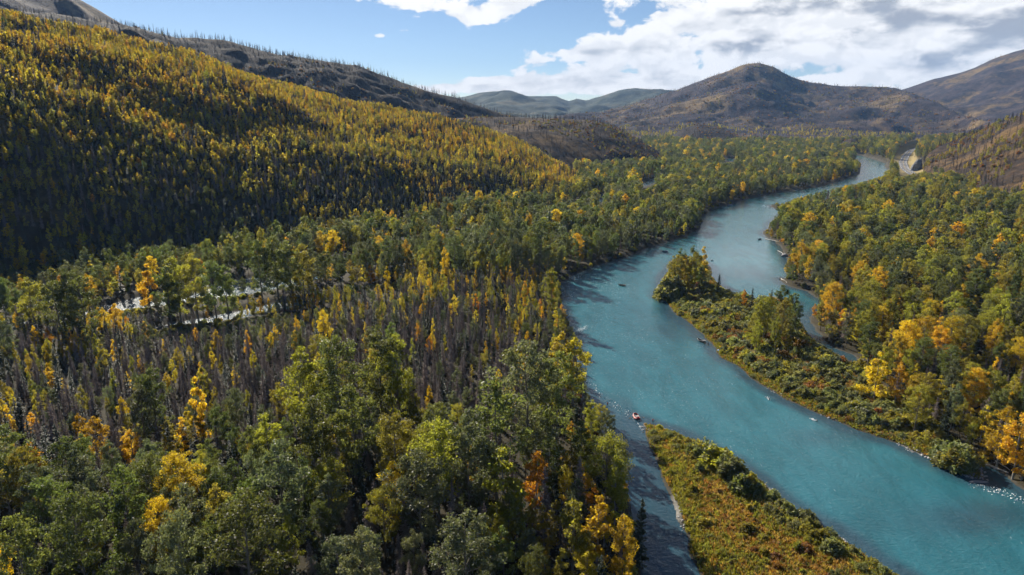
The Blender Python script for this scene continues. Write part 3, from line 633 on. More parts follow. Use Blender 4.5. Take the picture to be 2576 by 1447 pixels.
make_kind('willow', [((lambda k=k, c=c: shrub(600 + k, *c)), c[0]) for k, c in enumerate([(3.6, 4.2), (2.8, 3.6), (4.6, 4.4), (2.2, 3.4)])], ['willow', 'leaf_olive', 'willow_rust', 'leaf_lime', 'leaf_grey', 'leaf_green'], 'bark')

# ------------------------------------------------------------------ where they stand
sx = lambda v: np.asarray(v, float)
COLS = {'cottonwood': ['leaf_green', 'leaf_grey', 'leaf_lime', 'leaf_gold'], 'birch': ['leaf_gold', 'leaf_yellow', 'leaf_olive', 'leaf_orange', 'leaf_lime'], 'spruce': ['needle'], 'dead_spruce': ['dead_twig'], 'snag': ['burnt'], 'willow': ['willow', 'leaf_olive', 'willow_rust', 'leaf_lime', 'leaf_grey']}
KN = ['cottonwood', 'birch', 'spruce', 'dead_spruce', 'snag', 'willow']
T = {k: [] for k in ('x', 'y', 'z', 'kind', 'col', 'h', 'rad')}     # every plant: position, kind, colour, height
occupied = {}
CELL = 6.0
def free(x, y, rad):
    ci, cj = int(x // CELL), int(y // CELL); n = 1 if rad < 5 else 2
    for i in range(ci - n, ci + n + 1):
        for j in range(cj - n, cj + n + 1):
            for (a, b, r2) in occupied.get((i, j), ()):
                if (a - x) ** 2 + (b - y) ** 2 < ((r2 + rad) * .5) ** 2: return False
    return True
def plant(x, y, z, kind, col, h, rad, check=True):
    if check and not free(x, y, rad): return False
    occupied.setdefault((int(x // CELL), int(y // CELL)), []).append((x, y, rad))
    for k, v in zip(('x', 'y', 'z', 'kind', 'col', 'h', 'rad'), (x, y, z, kind, col, h, rad)): T[k].append(v)
    return True
def hero(px, top, base, kind, col, zg=2.0):
    """A tree the photograph singles out: foot at (px, base), tip at row top."""
    p = at(px, base, zg); z = float(ground_h(np.array([p.x]), np.array([p.y]))[0]); r = math.hypot(p.x, p.y)
    a, t = polar(px, top); h = CAM_H + r * t - z
    plant(p.x, p.y, z, kind, col, max(2.0, h), {'cottonwood': 7, 'birch': 4, 'spruce': 3.5, 'dead_spruce': 3.5, 'snag': 3, 'willow': 3}[kind], False)
for hh in [
    # foreground, left of the channel
    (508, 945, 1120, 'birch', 'leaf_gold'), (256, 1040, 1190, 'birch', 'leaf_gold'), (1348, 1132, 1300, 'birch', 'leaf_orange'), (1565, 1290, 1480, 'cottonwood', 'leaf_gold'), (1606, 1250, 1405, 'spruce', 'needle'),
    (1370, 1170, 1350, 'dead_spruce', 'dead_twig'), (1140, 1205, 1370, 'dead_spruce', 'dead_twig'), (1455, 1140, 1310, 'dead_spruce', 'dead_twig'), (1410, 1260, 1420, 'snag', 'burnt'), (970, 1215, 1400, 'cottonwood', 'leaf_lime'),
    (1000, 1040, 1280, 'cottonwood', 'leaf_lime'), (1105, 1055, 1330, 'cottonwood', 'leaf_lime'), (1250, 945, 1260, 'cottonwood', 'leaf_green'), (1330, 850, 1180, 'cottonwood', 'leaf_grey'), (1180, 1020, 1320, 'cottonwood', 'leaf_grey'), (1400, 880, 1150, 'cottonwood', 'leaf_green'),
    (1520, 1085, 1290, 'cottonwood', 'leaf_lime'), (1545, 1140, 1330, 'birch', 'leaf_lime'), (1500, 1240, 1440, 'birch', 'leaf_gold'), (1440, 1250, 1450, 'birch', 'leaf_lime'), (1180, 1280, 1600, 'cottonwood', 'leaf_grey'), (920, 1310, 1640, 'cottonwood', 'leaf_grey'),
    (1065, 1130, 1400, 'cottonwood', 'leaf_grey'), (1440, 845, 1020, 'birch', 'leaf_yellow'), (1410, 830, 1010, 'birch', 'leaf_yellow'), (1385, 670, 800, 'cottonwood', 'leaf_lime'), (1265, 1130, 1350, 'birch', 'leaf_lime'),
    (720, 1100, 1400, 'cottonwood', 'leaf_grey'), (350, 1150, 1450, 'cottonwood', 'leaf_green'), (230, 1220, 1540, 'cottonwood', 'leaf_green'), (480, 1270, 1600, 'cottonwood', 'leaf_grey'), (100, 1270, 1600, 'cottonwood', 'leaf_green'), (640, 1230, 1560, 'cottonwood', 'leaf_green'),
    (860, 840, 1100, 'cottonwood', 'leaf_green'), (960, 810, 1080, 'cottonwood', 'leaf_green'), (780, 860, 1130, 'cottonwood', 'leaf_lime'), (1010, 830, 1090, 'cottonwood', 'leaf_lime'), (900, 960, 1230, 'cottonwood', 'leaf_green'), (800, 990, 1270, 'cottonwood', 'leaf_green'),
    (400, 920, 1110, 'cottonwood', 'leaf_green'), (370, 960, 1140, 'cottonwood', 'leaf_grey'), (520, 905, 1010, 'birch', 'leaf_olive'), (30, 1100, 1300, 'cottonwood', 'leaf_grey'),
    # groves by the side channel
    (455, 640, 800, 'cottonwood', 'leaf_lime'), (500, 630, 800, 'cottonwood', 'leaf_lime'), (545, 650, 800, 'cottonwood', 'leaf_green'), (575, 665, 800, 'cottonwood', 'leaf_green'), (430, 665, 805, 'cottonwood', 'leaf_green'),
    (660, 600, 755, 'cottonwood', 'leaf_green'), (700, 590, 750, 'cottonwood', 'leaf_green'), (735, 600, 750, 'cottonwood', 'leaf_green'), (765, 610, 748, 'cottonwood', 'leaf_lime'), (190, 665, 850, 'cottonwood', 'leaf_green'), (160, 700, 860, 'cottonwood', 'leaf_green'), (225, 690, 860, 'cottonwood', 'leaf_green'), (90, 690, 840, 'cottonwood', 'leaf_olive' if False else 'leaf_lime'),
    (380, 660, 780, 'birch', 'leaf_gold'), (270, 770, 850, 'birch', 'leaf_gold'), (300, 760, 850, 'cottonwood', 'leaf_gold'), (20, 800, 920, 'cottonwood', 'leaf_grey'), (375, 800, 900, 'cottonwood', 'leaf_grey'),
    # far bank of the pool
    (1240, 530, 690, 'cottonwood', 'leaf_grey'), (1300, 540, 690, 'cottonwood', 'leaf_grey'), (1200, 560, 700, 'cottonwood', 'leaf_grey'), (1360, 545, 690, 'cottonwood', 'leaf_green'), (975, 590, 690, 'cottonwood', 'leaf_green'), (1145, 590, 700, 'cottonwood', 'leaf_green'), (1210, 610, 710, 'cottonwood', 'leaf_lime'), (1120, 620, 720, 'birch', 'leaf_gold'), (1065, 640, 730, 'birch', 'leaf_yellow'), (975, 670, 740, 'birch', 'leaf_gold'),
    # the island
    (1705, 622, 715, 'cottonwood', 'leaf_green'), (1738, 614, 710, 'cottonwood', 'leaf_green'), (1720, 640, 720, 'cottonwood', 'leaf_gold'), (1690, 650, 725, 'cottonwood', 'leaf_lime'), (1768, 618, 700, 'birch', 'leaf_gold'), (1750, 650, 720, 'cottonwood', 'leaf_lime'), (1730, 670, 735, 'cottonwood', 'leaf_lime'), (1695, 690, 745, 'willow', 'leaf_grey'), (1680, 700, 745, 'willow', 'willow'),
    (1700, 640, 730, 'cottonwood', 'leaf_lime'), (1745, 632, 725, 'cottonwood', 'leaf_lime'), (1760, 665, 735, 'cottonwood', 'leaf_green'), (1920, 745, 850, 'cottonwood', 'leaf_lime'), (1965, 745, 850, 'cottonwood', 'leaf_lime'), (1890, 790, 875, 'cottonwood', 'leaf_lime'), (1975, 810, 890, 'cottonwood', 'leaf_lime'), (1806, 688, 745, 'spruce', 'needle'), (1870, 727, 770, 'birch', 'leaf_orange'), (1890, 722, 775, 'spruce', 'needle'), (1850, 735, 775, 'birch', 'leaf_lime'), (1960, 715, 810, 'cottonwood', 'leaf_green'), (1930, 735, 830, 'cottonwood', 'leaf_lime'), (1990, 735, 820, 'cottonwood', 'leaf_green'), (1905, 760, 850, 'cottonwood', 'leaf_lime'), (1950, 790, 880, 'cottonwood', 'leaf_lime'), (1985, 790, 870, 'cottonwood', 'leaf_green'), (1900, 800, 890, 'cottonwood', 'leaf_lime'), (1935, 725, 800, 'spruce', 'needle'), (2000, 760, 830, 'cottonwood', 'leaf_green'),
    # right bank
    (2010, 600, 690, 'cottonwood', 'leaf_gold'), (1992, 625, 692, 'birch', 'leaf_gold'), (2030, 640, 710, 'cottonwood', 'leaf_gold'), (2075, 660, 750, 'cottonwood', 'leaf_grey'), (2060, 680, 755, 'cottonwood', 'leaf_grey'), (2548, 1030, 1192, 'birch', 'leaf_gold'), (2508, 1012, 1166, 'birch', 'leaf_gold'), (2572, 1060, 1200, 'birch', 'leaf_gold'), (2165, 660, 780, 'cottonwood', 'leaf_lime'), (2200, 880, 1000, 'birch', 'leaf_gold'), (2250, 905, 1020, 'birch', 'leaf_gold'), (2412, 1132, 1168, 'willow', 'willow'), (2396, 1128, 1164, 'willow', 'leaf_olive'), (2428, 1138, 1172, 'willow', 'willow'), (2418, 1110, 1155, 'willow', 'willow'), (2400, 1112, 1152, 'willow', 'willow'), (2436, 1122, 1160, 'willow', 'leaf_olive'), (2384, 1130, 1158, 'willow', 'willow'),
    (2180, 700, 830, 'cottonwood', 'leaf_lime'), (2300, 960, 1080, 'cottonwood', 'leaf_lime'), (1880, 1190, 1226, 'willow', 'leaf_lime'), (1872, 1194, 1228, 'willow', 'leaf_green'), (1760, 1105, 1143, 'willow', 'leaf_lime'), (1774, 1100, 1146, 'willow', 'willow'), (1790, 1118, 1156, 'willow', 'willow'), (1806, 1125, 1163, 'willow', 'leaf_lime'), (1820, 1142, 1178, 'willow', 'willow'), (1838, 1150, 1190, 'willow', 'willow'), (1745, 1098, 1138, 'willow', 'willow'),
    (1640, 400, 446, 'cottonwood', 'leaf_green'), (1655, 402, 446, 'cottonwood', 'leaf_green'), (1590, 420, 470, 'birch', 'leaf_gold'), (1480, 480, 510, 'birch', 'leaf_gold'), (1530, 465, 505, 'birch', 'leaf_gold'), (1258, 385, 410, 'birch', 'leaf_orange'), (1270, 392, 412, 'birch', 'leaf_orange')]:
    hero(*hh)

def scatter(r0, r1, a0, a1, step):
    """Jittered grid of candidate feet in a fan, nearest first."""
    xs = np.arange(r1 * math.sin(R(a0)) if a0 < 0 else 0, r1 * math.sin(R(a1)), step); ys = np.arange(r0 * .6, r1, step)
    x, y = np.meshgrid(xs, ys); x = (x + rng.uniform(-.48, .48, x.shape) * step).ravel(); y = (y + rng.uniform(-.48, .48, y.shape) * step).ravel()
    r = np.hypot(x, y); a = np.degrees(np.arctan2(x, y)); k = (r > r0) & (r < r1) & (a > a0) & (a < a1); return x[k], y[k]
def blobs(px, py, lst):
    v = np.zeros(px.shape)
    for cx, cy, rx, ry, w in lst: v += w * np.exp(-((px - cx) / rx) ** 2 - ((py - cy) / ry) ** 2)
    return v
def pick(weights):
    w = np.stack(weights, 1).clip(1e-6); w /= w.sum(1, keepdims=True); c = np.cumsum(w, 1); return (rng.random((len(w), 1)) > c).sum(1).clip(0, w.shape[1] - 1)

# the valley forest: species by place (where blobs are given in picture px, a tree's mid-height is looked up)
SEEN_WATER = [[(1408, 770), (1412, 712), (1445, 690), (1500, 665), (1580, 642), (1650, 615), (1720, 594), (1768, 560), (1772, 536), (1810, 520), (1880, 498), (1960, 482), (2060, 468), (2125, 452), (2165, 436), (2170, 412), (2150, 396), (2172, 393), (2232, 411), (2226, 438), (2185, 452), (2115, 468), (2050, 480), (2000, 498), (1942, 520), (1968, 538), (1940, 556), (1925, 590), (1951, 606), (1974, 630), (1985, 660), (1960, 690), (1830, 690), (1780, 650), (1660, 700), (1670, 760), (1600, 900), (1470, 900)],
              [(1610, 470), (1645, 450), (1655, 458), (1625, 474)], [(1500, 505), (1515, 492), (1528, 498), (1512, 512)], [(1818, 407), (1850, 408), (1850, 398), (1822, 398)], [(2262, 445), (2258, 405), (2275, 378), (2300, 374), (2290, 395), (2296, 436)], [(2290, 432), (2295, 398), (2322, 398), (2320, 432)]]
SEEN_WATER = [np.array(q, float) for q in SEEN_WATER]
def keep_view(x, y, z):
    """Height each tree may have without hiding water or road that the photograph shows."""
    out = np.full(len(x), 99.0)
    for hh in np.arange(26, .9, -1.5):
        u, v, _ = project(x, y, z + hh); bad = np.zeros(len(x), bool)
        for q in SEEN_WATER: bad |= inside(q, u, v)
        out = np.where(bad, hh - 1.5, out)
    return out
def valley_forest():
    for (r0, r1, step) in ((95, 420, 3.3), (420, 760, 5.6), (760, 1350, 7.2), (1350, 2250, 9.5)):
        x, y = scatter(r0, r1, -46, 46, step)
        sd = shore_dist(x, y); zA = np.maximum.reduce([H.h(x, y) for H in (HILL_A, HILL_B, HILL_D, HILL_H, HILL_F, *KNOLLS)]); z = valley_h(x, y, sd)
        keep = (sd > 1.2) & (zA < z) & ~in_bar(x, y) & (road_dist(x, y) > 19)
        x, y, z, sd = x[keep], y[keep], z[keep], sd[keep]; r = np.hypot(x, y)
        px, py, _ = project(x, y, z + 8)
        left = px < 1900 - (py - 600) * .9                      # left of the river
        nz = fbm(x, y, 60, 3, 91); nz2 = fbm(x, y, 35, 2, 97)
        near = r < 420
        dead = np.where(left & near, .50, np.where(left, .12, .20)) + blobs(px, py, [(450, 940, 330, 70, 1.1), (150, 1040, 190, 80, 1.1), (640, 980, 90, 60, 1.2), (1080, 830, 200, 110, .9), (1180, 960, 110, 90, 1.8), (1250, 1180, 200, 170, .45), (1480, 1200, 90, 90, .8), (2300, 950, 150, 90, .6), (2450, 1040, 120, 90, .9), (2090, 500, 60, 16, 1.6), (800, 880, 300, 50, .9)])
        birch = np.where(left, np.where(near, .13, .14), .22) + blobs(px, py, [(950, 735, 480, 45, .75), (250, 885, 260, 40, .7), (1350, 760, 110, 110, .6), (1000, 650, 260, 60, .8), (1500, 1340, 110, 120, 1.0), (2420, 900, 200, 260, .5), (2240, 900, 70, 100, .8), (2500, 1080, 100, 130, .9), (1900, 440, 260, 18, .8), (2180, 700, 90, 80, .6), (120, 700, 240, 40, .9)]) + np.where(left & near, .2, .32) * (nz2 > .25)
        belt = left & near & (py < 1050) & (blobs(px, py, [(850, 930, 150, 80, 1.5), (390, 960, 40, 40, .8), (720, 1120, 190, 90, 1.4)]) < .35)
        cott = np.where(left & near, np.where(belt, .34, .05), .85) + blobs(px, py, [(850, 930, 150, 80, 1.5), (450, 1320, 430, 130, 2.4), (390, 960, 40, 40, .8), (1250, 1080, 200, 260, .55), (720, 1120, 190, 90, 1.4), (1300, 600, 330, 60, 1.7), (1700, 520, 300, 60, 1.8), (1500, 1130, 80, 120, .8), (2300, 650, 350, 160, .8)]) + .4 * nz
        spruce = np.where(left, np.where(near, .30, .10), .22) + blobs(px, py, [(500, 900, 500, 60, .30), (1000, 780, 250, 60, .35), (2050, 500, 80, 20, .5)])
        dark = np.where(left & near & (py > 1000) & (px > 850), .45, 1.0)       # gappier stand at the lower middle
        hcap = keep_view(x, y, z)
        kk = pick([cott, birch, spruce, dead]); order = np.argsort(r)
        for i in order:
            k = KN[kk[i]]; u = rng.random()
            if dark[i] < 1 and u > dark[i] + .08: continue
            if k == 'cottonwood':
                h = rng.uniform(13, 22) * (1.04 + .30 * nz[i]) * (.88 if near[i] and left[i] and py[i] < 1050 else 1); rad = rng.uniform(4.4, 7.0)
                if belt[i]: h = rng.uniform(6.5, 12); rad = rng.uniform(2.8, 4.0)
                gl = blobs(px[i:i + 1], py[i:i + 1], [(900, 900, 250, 120, .5)])[0]
                q = rng.random() + .12 * nz[i]; right = not left[i]
                c = ('leaf_gold' if q > (.945 if right else .975) else 'leaf_lime' if q > (.52 if right else .80 - gl * .5) else 'leaf_grey' if q > (.30 if right else .42) else 'leaf_green')
                if belt[i] and rng.random() < .6: c = 'leaf_grey'
                if r[i] > 620 and left[i]: c = 'leaf_gold' if q > .96 else 'leaf_lime' if q > .76 else c if c in ('leaf_green', 'leaf_grey') else 'leaf_green'
            elif k == 'birch':
                h = rng.uniform(8, 14); rad = rng.uniform(2.8, 4.2); q = rng.random(); c = 'leaf_gold' if q < .26 else 'leaf_yellow' if q < .54 else 'leaf_lime' if q < .76 else 'leaf_olive' if q < .975 else 'leaf_orange'
            elif k == 'spruce': h = rng.uniform(7, 15); rad = 3.0; c = 'needle'
            else: h = rng.uniform(7, 15); rad = rng.uniform(2.4, 4.2); c = 'dead_twig'
            if sd[i] < 5: h *= .72
            if 250 < px[i] < 1000 and 420 > r[i] > 240:           # low growth lets the side channel show
                cy = np.interp(px[i], [250, 300, 400, 520, 630, 740, 850, 1000], [790, 786, 768, 752, 738, 716, 712, 720]); ch = np.interp(px[i], [380, 480, 600, 700, 800, 900], [838, 822, 804, 786, 770, 752])
                lim = cy if (px[i] < 380 or r[i] > 372) else ch
                a_, t_ = polar(px[i], lim); hm = CAM_H + r[i] * t_ - z[i]
                if hm < h and rng.random() < .96:
                    if hm < 3.0: k, c, h, rad = 'willow', ('willow', 'leaf_olive', 'leaf_grey', 'leaf_lime')[rng.integers(4)], rng.uniform(1.2, 2.6), 2.2; plant(x[i], y[i], z[i], k, c, h, rad); continue
                    h = hm * rng.uniform(.7, 1.0)
            if r[i] > 430 and px[i] > 1380 and hcap[i] < h:
                if hcap[i] < 2.5: continue
                h = hcap[i]
            plant(x[i], y[i], z[i], k, c, h, rad)
valley_forest()
def hill_forest():
    x, y = scatter(500, 1330, -46, 13, 3.7); t = HILL_A.t(x, y); z = HILL_A.h(x, y); sd = shore_dist(x, y)
    ok = (t > -.02) & (t < 1.06) & (z > valley_h(x, y, sd) - .2) & (sd > 2); x, y, z, t = x[ok], y[ok], z[ok], t[ok]
    px, py, _ = project(x, y, z + 5); n = fbm(x, y, 90, 3, 131); n2 = fbm(x, y, 40, 2, 137)
    edge = sstep(t + n * .10, .93, 1.02)
    spr = .05 + blobs(px, py, [(1150, 310, 90, 24, 1.1), (900, 520, 260, 40, 1.0), (1050, 470, 160, 40, .8), (1250, 470, 120, 30, .6), (300, 560, 380, 90, .25)]) + .7 * (n2 > .36)
    kk = pick([.04 + 0 * t, 1.0 - .6 * edge, spr, .10 + blobs(px, py, [(750, 420, 160, 90, .35), (250, 480, 350, 110, .2)]), .02 + .9 * edge])
    drop = rng.random(len(x)) < .75 * edge + .04 + .45 * (fbm(x, y, 16, 2, 139) < -.30)
    for i in np.argsort(np.hypot(x, y)):
        if drop[i]: continue
        k = KN[kk[i]]; q = rng.random() * .8 + .42 * n[i] + .30 * float(sstep(t[i], .12, .5)); top = t[i]  # extra gold upslope puts the sunlit crest's glow into the leaf colour
        if k == 'birch': h = rng.uniform(4.0, 8.6) * (1.10 + .45 * n2[i]); c = 'leaf_orange' if rng.random() < .006 else 'leaf_gold' if q > .76 else 'leaf_yellow' if q > .36 else 'leaf_olive'; rad = rng.uniform(2.0, 3.0)
        elif k == 'cottonwood': h = rng.uniform(8, 13); c = 'leaf_lime' if q > .5 else 'leaf_green'; rad = 5
        elif k == 'spruce': h = rng.uniform(7, 12); c = 'needle'; rad = 2.6
        elif k == 'snag': h = rng.uniform(8, 14); c = 'burnt'; rad = 3
        else: h = rng.uniform(8, 13); c = 'dead_twig'; rad = 2.6
        plant(x[i], y[i], z[i] - .2, k, c, h, rad)
hill_forest()
def burnt_forest():
    """Standing dead poles and a few survivors on the burnt hills."""
    def cover(H, r0, r1, a0, a1, step, mix, hs=(8, 14), tlo=.0, thi=1.1):
        x, y = scatter(r0, r1, a0, a1, step); t = H.t(x, y); z = H.h(x, y); ok = (t > tlo) & (t < thi) & (z > ground_h(x, y) - .5); x, y, z = x[ok], y[ok], z[ok]
        kk = rng.choice(len(mix), len(x), p=np.array([m[2] for m in mix]) / sum(m[2] for m in mix)); n = fbm(x, y, 120, 3, 151)
        for i in range(len(x)):
            k, c, _ = mix[kk[i]]
            if k is None or (k != 'snag' and n[i] < .05): continue
            h = rng.uniform(*hs) * {'snag': 1.0, 'birch': .6, 'spruce': .7, 'cottonwood': .8, 'willow': .28, 'dead_spruce': .9}[k]
            plant(x[i], y[i], z[i] - .3, k, c, h, 2.0)
    cover(HILL_B, 1100, 1950, -46, 6, 8.5, [('snag', 'burnt', .50), ('spruce', 'needle', .14), ('willow', 'willow_rust', .16), ('birch', 'leaf_olive', .05), (None, '', .15)], (8, 14))
    cover(HILL_D, 1150, 1650, -4, 16, 9, [('snag', 'burnt', .42), ('willow', 'leaf_olive', .22), ('willow', 'willow_rust', .26), ('birch', 'leaf_olive', .10)], (8, 13))
    cover(HILL_H, 750, 1750, 26, 46, 8.5, [('snag', 'burnt', .30), ('willow', 'willow_rust', .24), ('birch', 'leaf_olive', .24), ('birch', 'leaf_yellow', .12), ('cottonwood', 'leaf_lime', .06), ('spruce', 'needle', .04)], (9, 15))
    for H in KNOLLS: cover(H, 1950, 2500, 10, 40, 13, [('snag', 'burnt', .6), ('willow', 'willow_rust', .4)])
    # mountain foot: poles and yellow birch belts
    x, y = scatter(2250, 4700, 4, 42, 21); t = HILL_F.t(x, y); z = np.maximum(HILL_F.h(x, y), 8.0); n = fbm(x, y, 240, 3, 161)
    tooth = np.abs(t - 1) < .03
    for i in range(len(x)):
        if t[i] > 1.03: continue
        q = rng.random()
        if t[i] < .22 and n[i] > .12 and q < .8: plant(x[i], y[i], z[i], 'birch', 'leaf_yellow' if q < .3 else 'leaf_olive', rng.uniform(9, 14), 3)
        elif q < .50: plant(x[i], y[i], z[i], 'snag', 'burnt', rng.uniform(11, 17), 3)
        elif q < .80 and n[i] > -.25: plant(x[i], y[i], z[i] - .5, 'willow', 'willow_rust' if q < .72 else 'leaf_olive', rng.uniform(3.5, 7), 3)
        elif q > .95: plant(x[i], y[i], z[i], 'spruce', 'needle', rng.uniform(8, 13), 3)
    # crest rows against the sky
    for H, a0, a1, n_, (h0, h1) in ((HILL_B, -30, 5, 420, (6, 19)), (HILL_F, 5, 36, 420, (11, 18)), (HILL_G, 33, 40, 120, (12, 18)), (HILL_H, 31.5, 40, 150, (10, 16))):
        for a in rng.uniform(R(a0), R(a1), n_):
            if vnoise(a * 90, 3.0, 5) * .6 + vnoise(a * 340, 9.0, 6) * .4 < .50: continue
            rc = np.interp(a, H.g, H.gr) * (1 + rng.normal() * .006); xx, yy = rc * math.sin(a), rc * math.cos(a); plant(xx, yy, float(H.h(np.array([xx]), np.array([yy]))[0]) - .4, 'snag', 'burnt', rng.uniform(h0, h1), 2)
burnt_forest()
def bar_shrubs():
    x, y = scatter(120, 520, -5, 40, 2.0); sd = shore_dist(x, y); sp = inside(SPIT, x, y); isl = inside(ISLAND, x, y); ok = (sd > 1.4) & (sp | isl); x, y, sd, sp = x[ok], y[ok], sd[ok], sp[ok]; z = valley_h(x, y, sd)
    px, py, _ = project(x, y, z + 1); n = fbm(x, y, 22, 3, 171); n2s = fbm(x, y, 16, 2, 173)
    east = np.clip((edge_dist(SPIT[9:] if False else SPIT, x, y)), 0, 99)
    for i in np.argsort(np.hypot(x, y)):
        if sp[i]:
            right = px[i] - (1640 + (py[i] - 1064) * 1.62); band = right > -70          # willows follow the river side of the spit
            if band and py[i] > 1085 and (n[i] > .02 or right > -26) and rng.random() < .8: h = rng.uniform(1.4, 3.6); c = ('willow', 'leaf_olive', 'leaf_lime', 'willow')[rng.integers(4)]; rad = 1.9
            elif rng.random() < .32 + .4 * (n[i] > .05): h = rng.uniform(.5, 1.5) * (1.9 if rng.random() < .25 else 1); c = (('leaf_lime', 'leaf_olive', 'leaf_lime', 'leaf_olive', 'leaf_yellow' if False else 'leaf_lime', 'willow') if sd[i] < 6 or n2s[i] > .12 else ('willow_rust', 'leaf_olive', 'leaf_lime', 'leaf_olive', 'leaf_lime', 'willow_rust'))[rng.integers(6)]; rad = 1.3
            else: continue
        else:
            if sd[i] < 3.4 and rng.random() < .85: continue
            if rng.random() < .06: continue
            h = rng.uniform(1.8, 4.6) * (1 + .4 * n[i]) * (1 if sd[i] > 6 else .6); q = rng.random() + .2 * n[i]; c = 'willow' if q < .42 else 'leaf_grey' if q < .60 else 'leaf_olive' if q < .84 else 'leaf_lime' if q < .95 else 'willow_rust'; rad = 1.75
            if py[i] > 960 and n[i] > .2: c = 'leaf_olive'
        plant(x[i], y[i], z[i] - .1, 'willow', c, h, rad)
    # brush along the other banks
    for (r0, r1, st, p) in ((120, 420, 2.6, .55), (420, 900, 4.2, .5)):
        x, y = scatter(r0, r1, -46, 40, st); sd = shore_dist(x, y); ok = (sd > .9) & (sd < 6.5) & ~in_bar(x, y); x, y, sd = x[ok], y[ok], sd[ok]; z = valley_h(x, y, sd)
        for i in range(len(x)):
            if rng.random() < p: plant(x[i], y[i], z[i] - .1, 'willow', ('willow', 'leaf_olive', 'leaf_green' if False else 'willow', 'leaf_lime', 'willow_rust', 'leaf_grey')[rng.integers(6)], rng.uniform(1.2, 3.2), 1.8)
bar_shrubs()
for k in T: T[k] = np.array(T[k])
N = len(T['x']); print('plants', N, {k: int((T['kind'] == k).sum()) for k in KN})

# ------------------------------------------------------------------ which plants become things of their own: per kind the 300 that show largest
WID = {'cottonwood': .44, 'birch': .40, 'spruce': .27, 'dead_spruce': .25, 'snag': .16, 'willow': 1.1}
PW, PH, PK = 1024, 575, 1024 / 2576
def visible_px():
    X, Y, Z, Hh = T['x'], T['y'], T['z'], T['h']
    u0, v0, f = project(X, Y, Z); _, v1, _ = project(X, Y, Z + Hh)
    wd = np.array([WID[k] for k in T['kind']]) * Hh * FPX / f * PK * .5
    cx = u0 * PK; top = v1 * PK; bot = v0 * PK
    buf = np.full((PH, PW), -1, np.int32)
    for i in np.argsort(-f):
        a, b = top[i], bot[i]; hgt = b - a
        for (q0, q1, ws) in ((0, .25, .5), (.25, .85, 1.0), (.85, 1.0, .3)):
            y0, y1 = int(max(0, a + hgt * q0)), int(min(PH, a + hgt * q1 + .5)); x0, x1 = int(max(0, cx[i] - wd[i] * ws)), int(min(PW, cx[i] + wd[i] * ws + 1))
            if y1 > y0 and x1 > x0: buf[y0:y1, x0:x1] = i
    return np.bincount(buf[buf >= 0], minlength=N), cx / PK, (top + bot) / 2 / PK, buf
VIS, PXC, PYC, _buf = visible_px()
LIMIT = {'cottonwood': 300, 'birch': 300, 'spruce': 240, 'dead_spruce': 300, 'snag': 260, 'willow': 300}
single = np.zeros(N, bool)
for k in KN:
    idx = np.nonzero((T['kind'] == k) & (VIS > 5))[0]; idx = idx[np.argsort(-VIS[idx], kind='stable')][:LIMIT[k]]; single[idx] = True
RAD = np.hypot(T['x'], T['y'])
rot = rng.uniform(0, 2 * math.pi, N); fat = rng.uniform(.85, 1.18, N); fat = np.where((T['kind'] == 'birch') & (RAD < 420) & (PXC < 1400) & (PYC < 1060), fat * .66, fat); fat = np.where((T['kind'] == 'cottonwood') & (RAD < 900), fat * .90, fat); fat = np.where((T['kind'] == 'willow'), fat * rng.uniform(.8, 1.25, N), fat); vari = rng.random(N)
def variant(i):
    k = T['kind'][i]; c = T['col'][i]; kk = k + '_far' if (k in ('cottonwood', 'birch') and RAD[i] > 520) else k
    opts = [d for d in KIND[kk] if d['c'] == c]; return kk, opts[int(vari[i] * len(opts)) % len(opts)]
NAME = {'cottonwood': 'cottonwood_tree', 'birch': 'birch_tree', 'spruce': 'spruce_tree', 'dead_spruce': 'dead_spruce_tree', 'snag': 'burnt_snag', 'willow': 'willow_shrub'}
CAT = {'cottonwood': 'tree', 'birch': 'tree', 'spruce': 'tree', 'dead_spruce': 'dead tree', 'snag': 'dead tree', 'willow': 'shrub'}
GROUP = {'cottonwood': 'cottonwood trees of the valley', 'birch': 'birch trees in autumn leaf', 'spruce': 'living spruce trees', 'dead_spruce': 'dead grey spruces', 'snag': 'burnt snags', 'willow': 'willow shrubs on the bars and banks'}
THINGS = []
for i in np.nonzero(single)[0]:
    k = T['kind'][i]; _, d = variant(i); s = T['h'][i] / d['H']; sc = (s * fat[i], s * fat[i], s)
    loc = (T['x'][i], T['y'][i], T['z'][i]); big = VIS[i] >= 45
    if big:
        o = bpy.data.objects.new(NAME[k], None); o.empty_display_size = .5; COL.objects.link(o)
        for nm, me in (('trunk' if k != 'willow' else 'stem', d['wood']), ('crown' if k != 'willow' else 'foliage', d['leaf'])):
            c = bpy.data.objects.new(nm, me); COL.objects.link(c); c.parent = o
    else:
        o = bpy.data.objects.new(NAME[k], joined_mesh(d, NAME[k])); COL.objects.link(o)
    o.location = loc; o.rotation_euler = (0, 0, rot[i]); o.scale = sc
    THINGS.append((i, o))

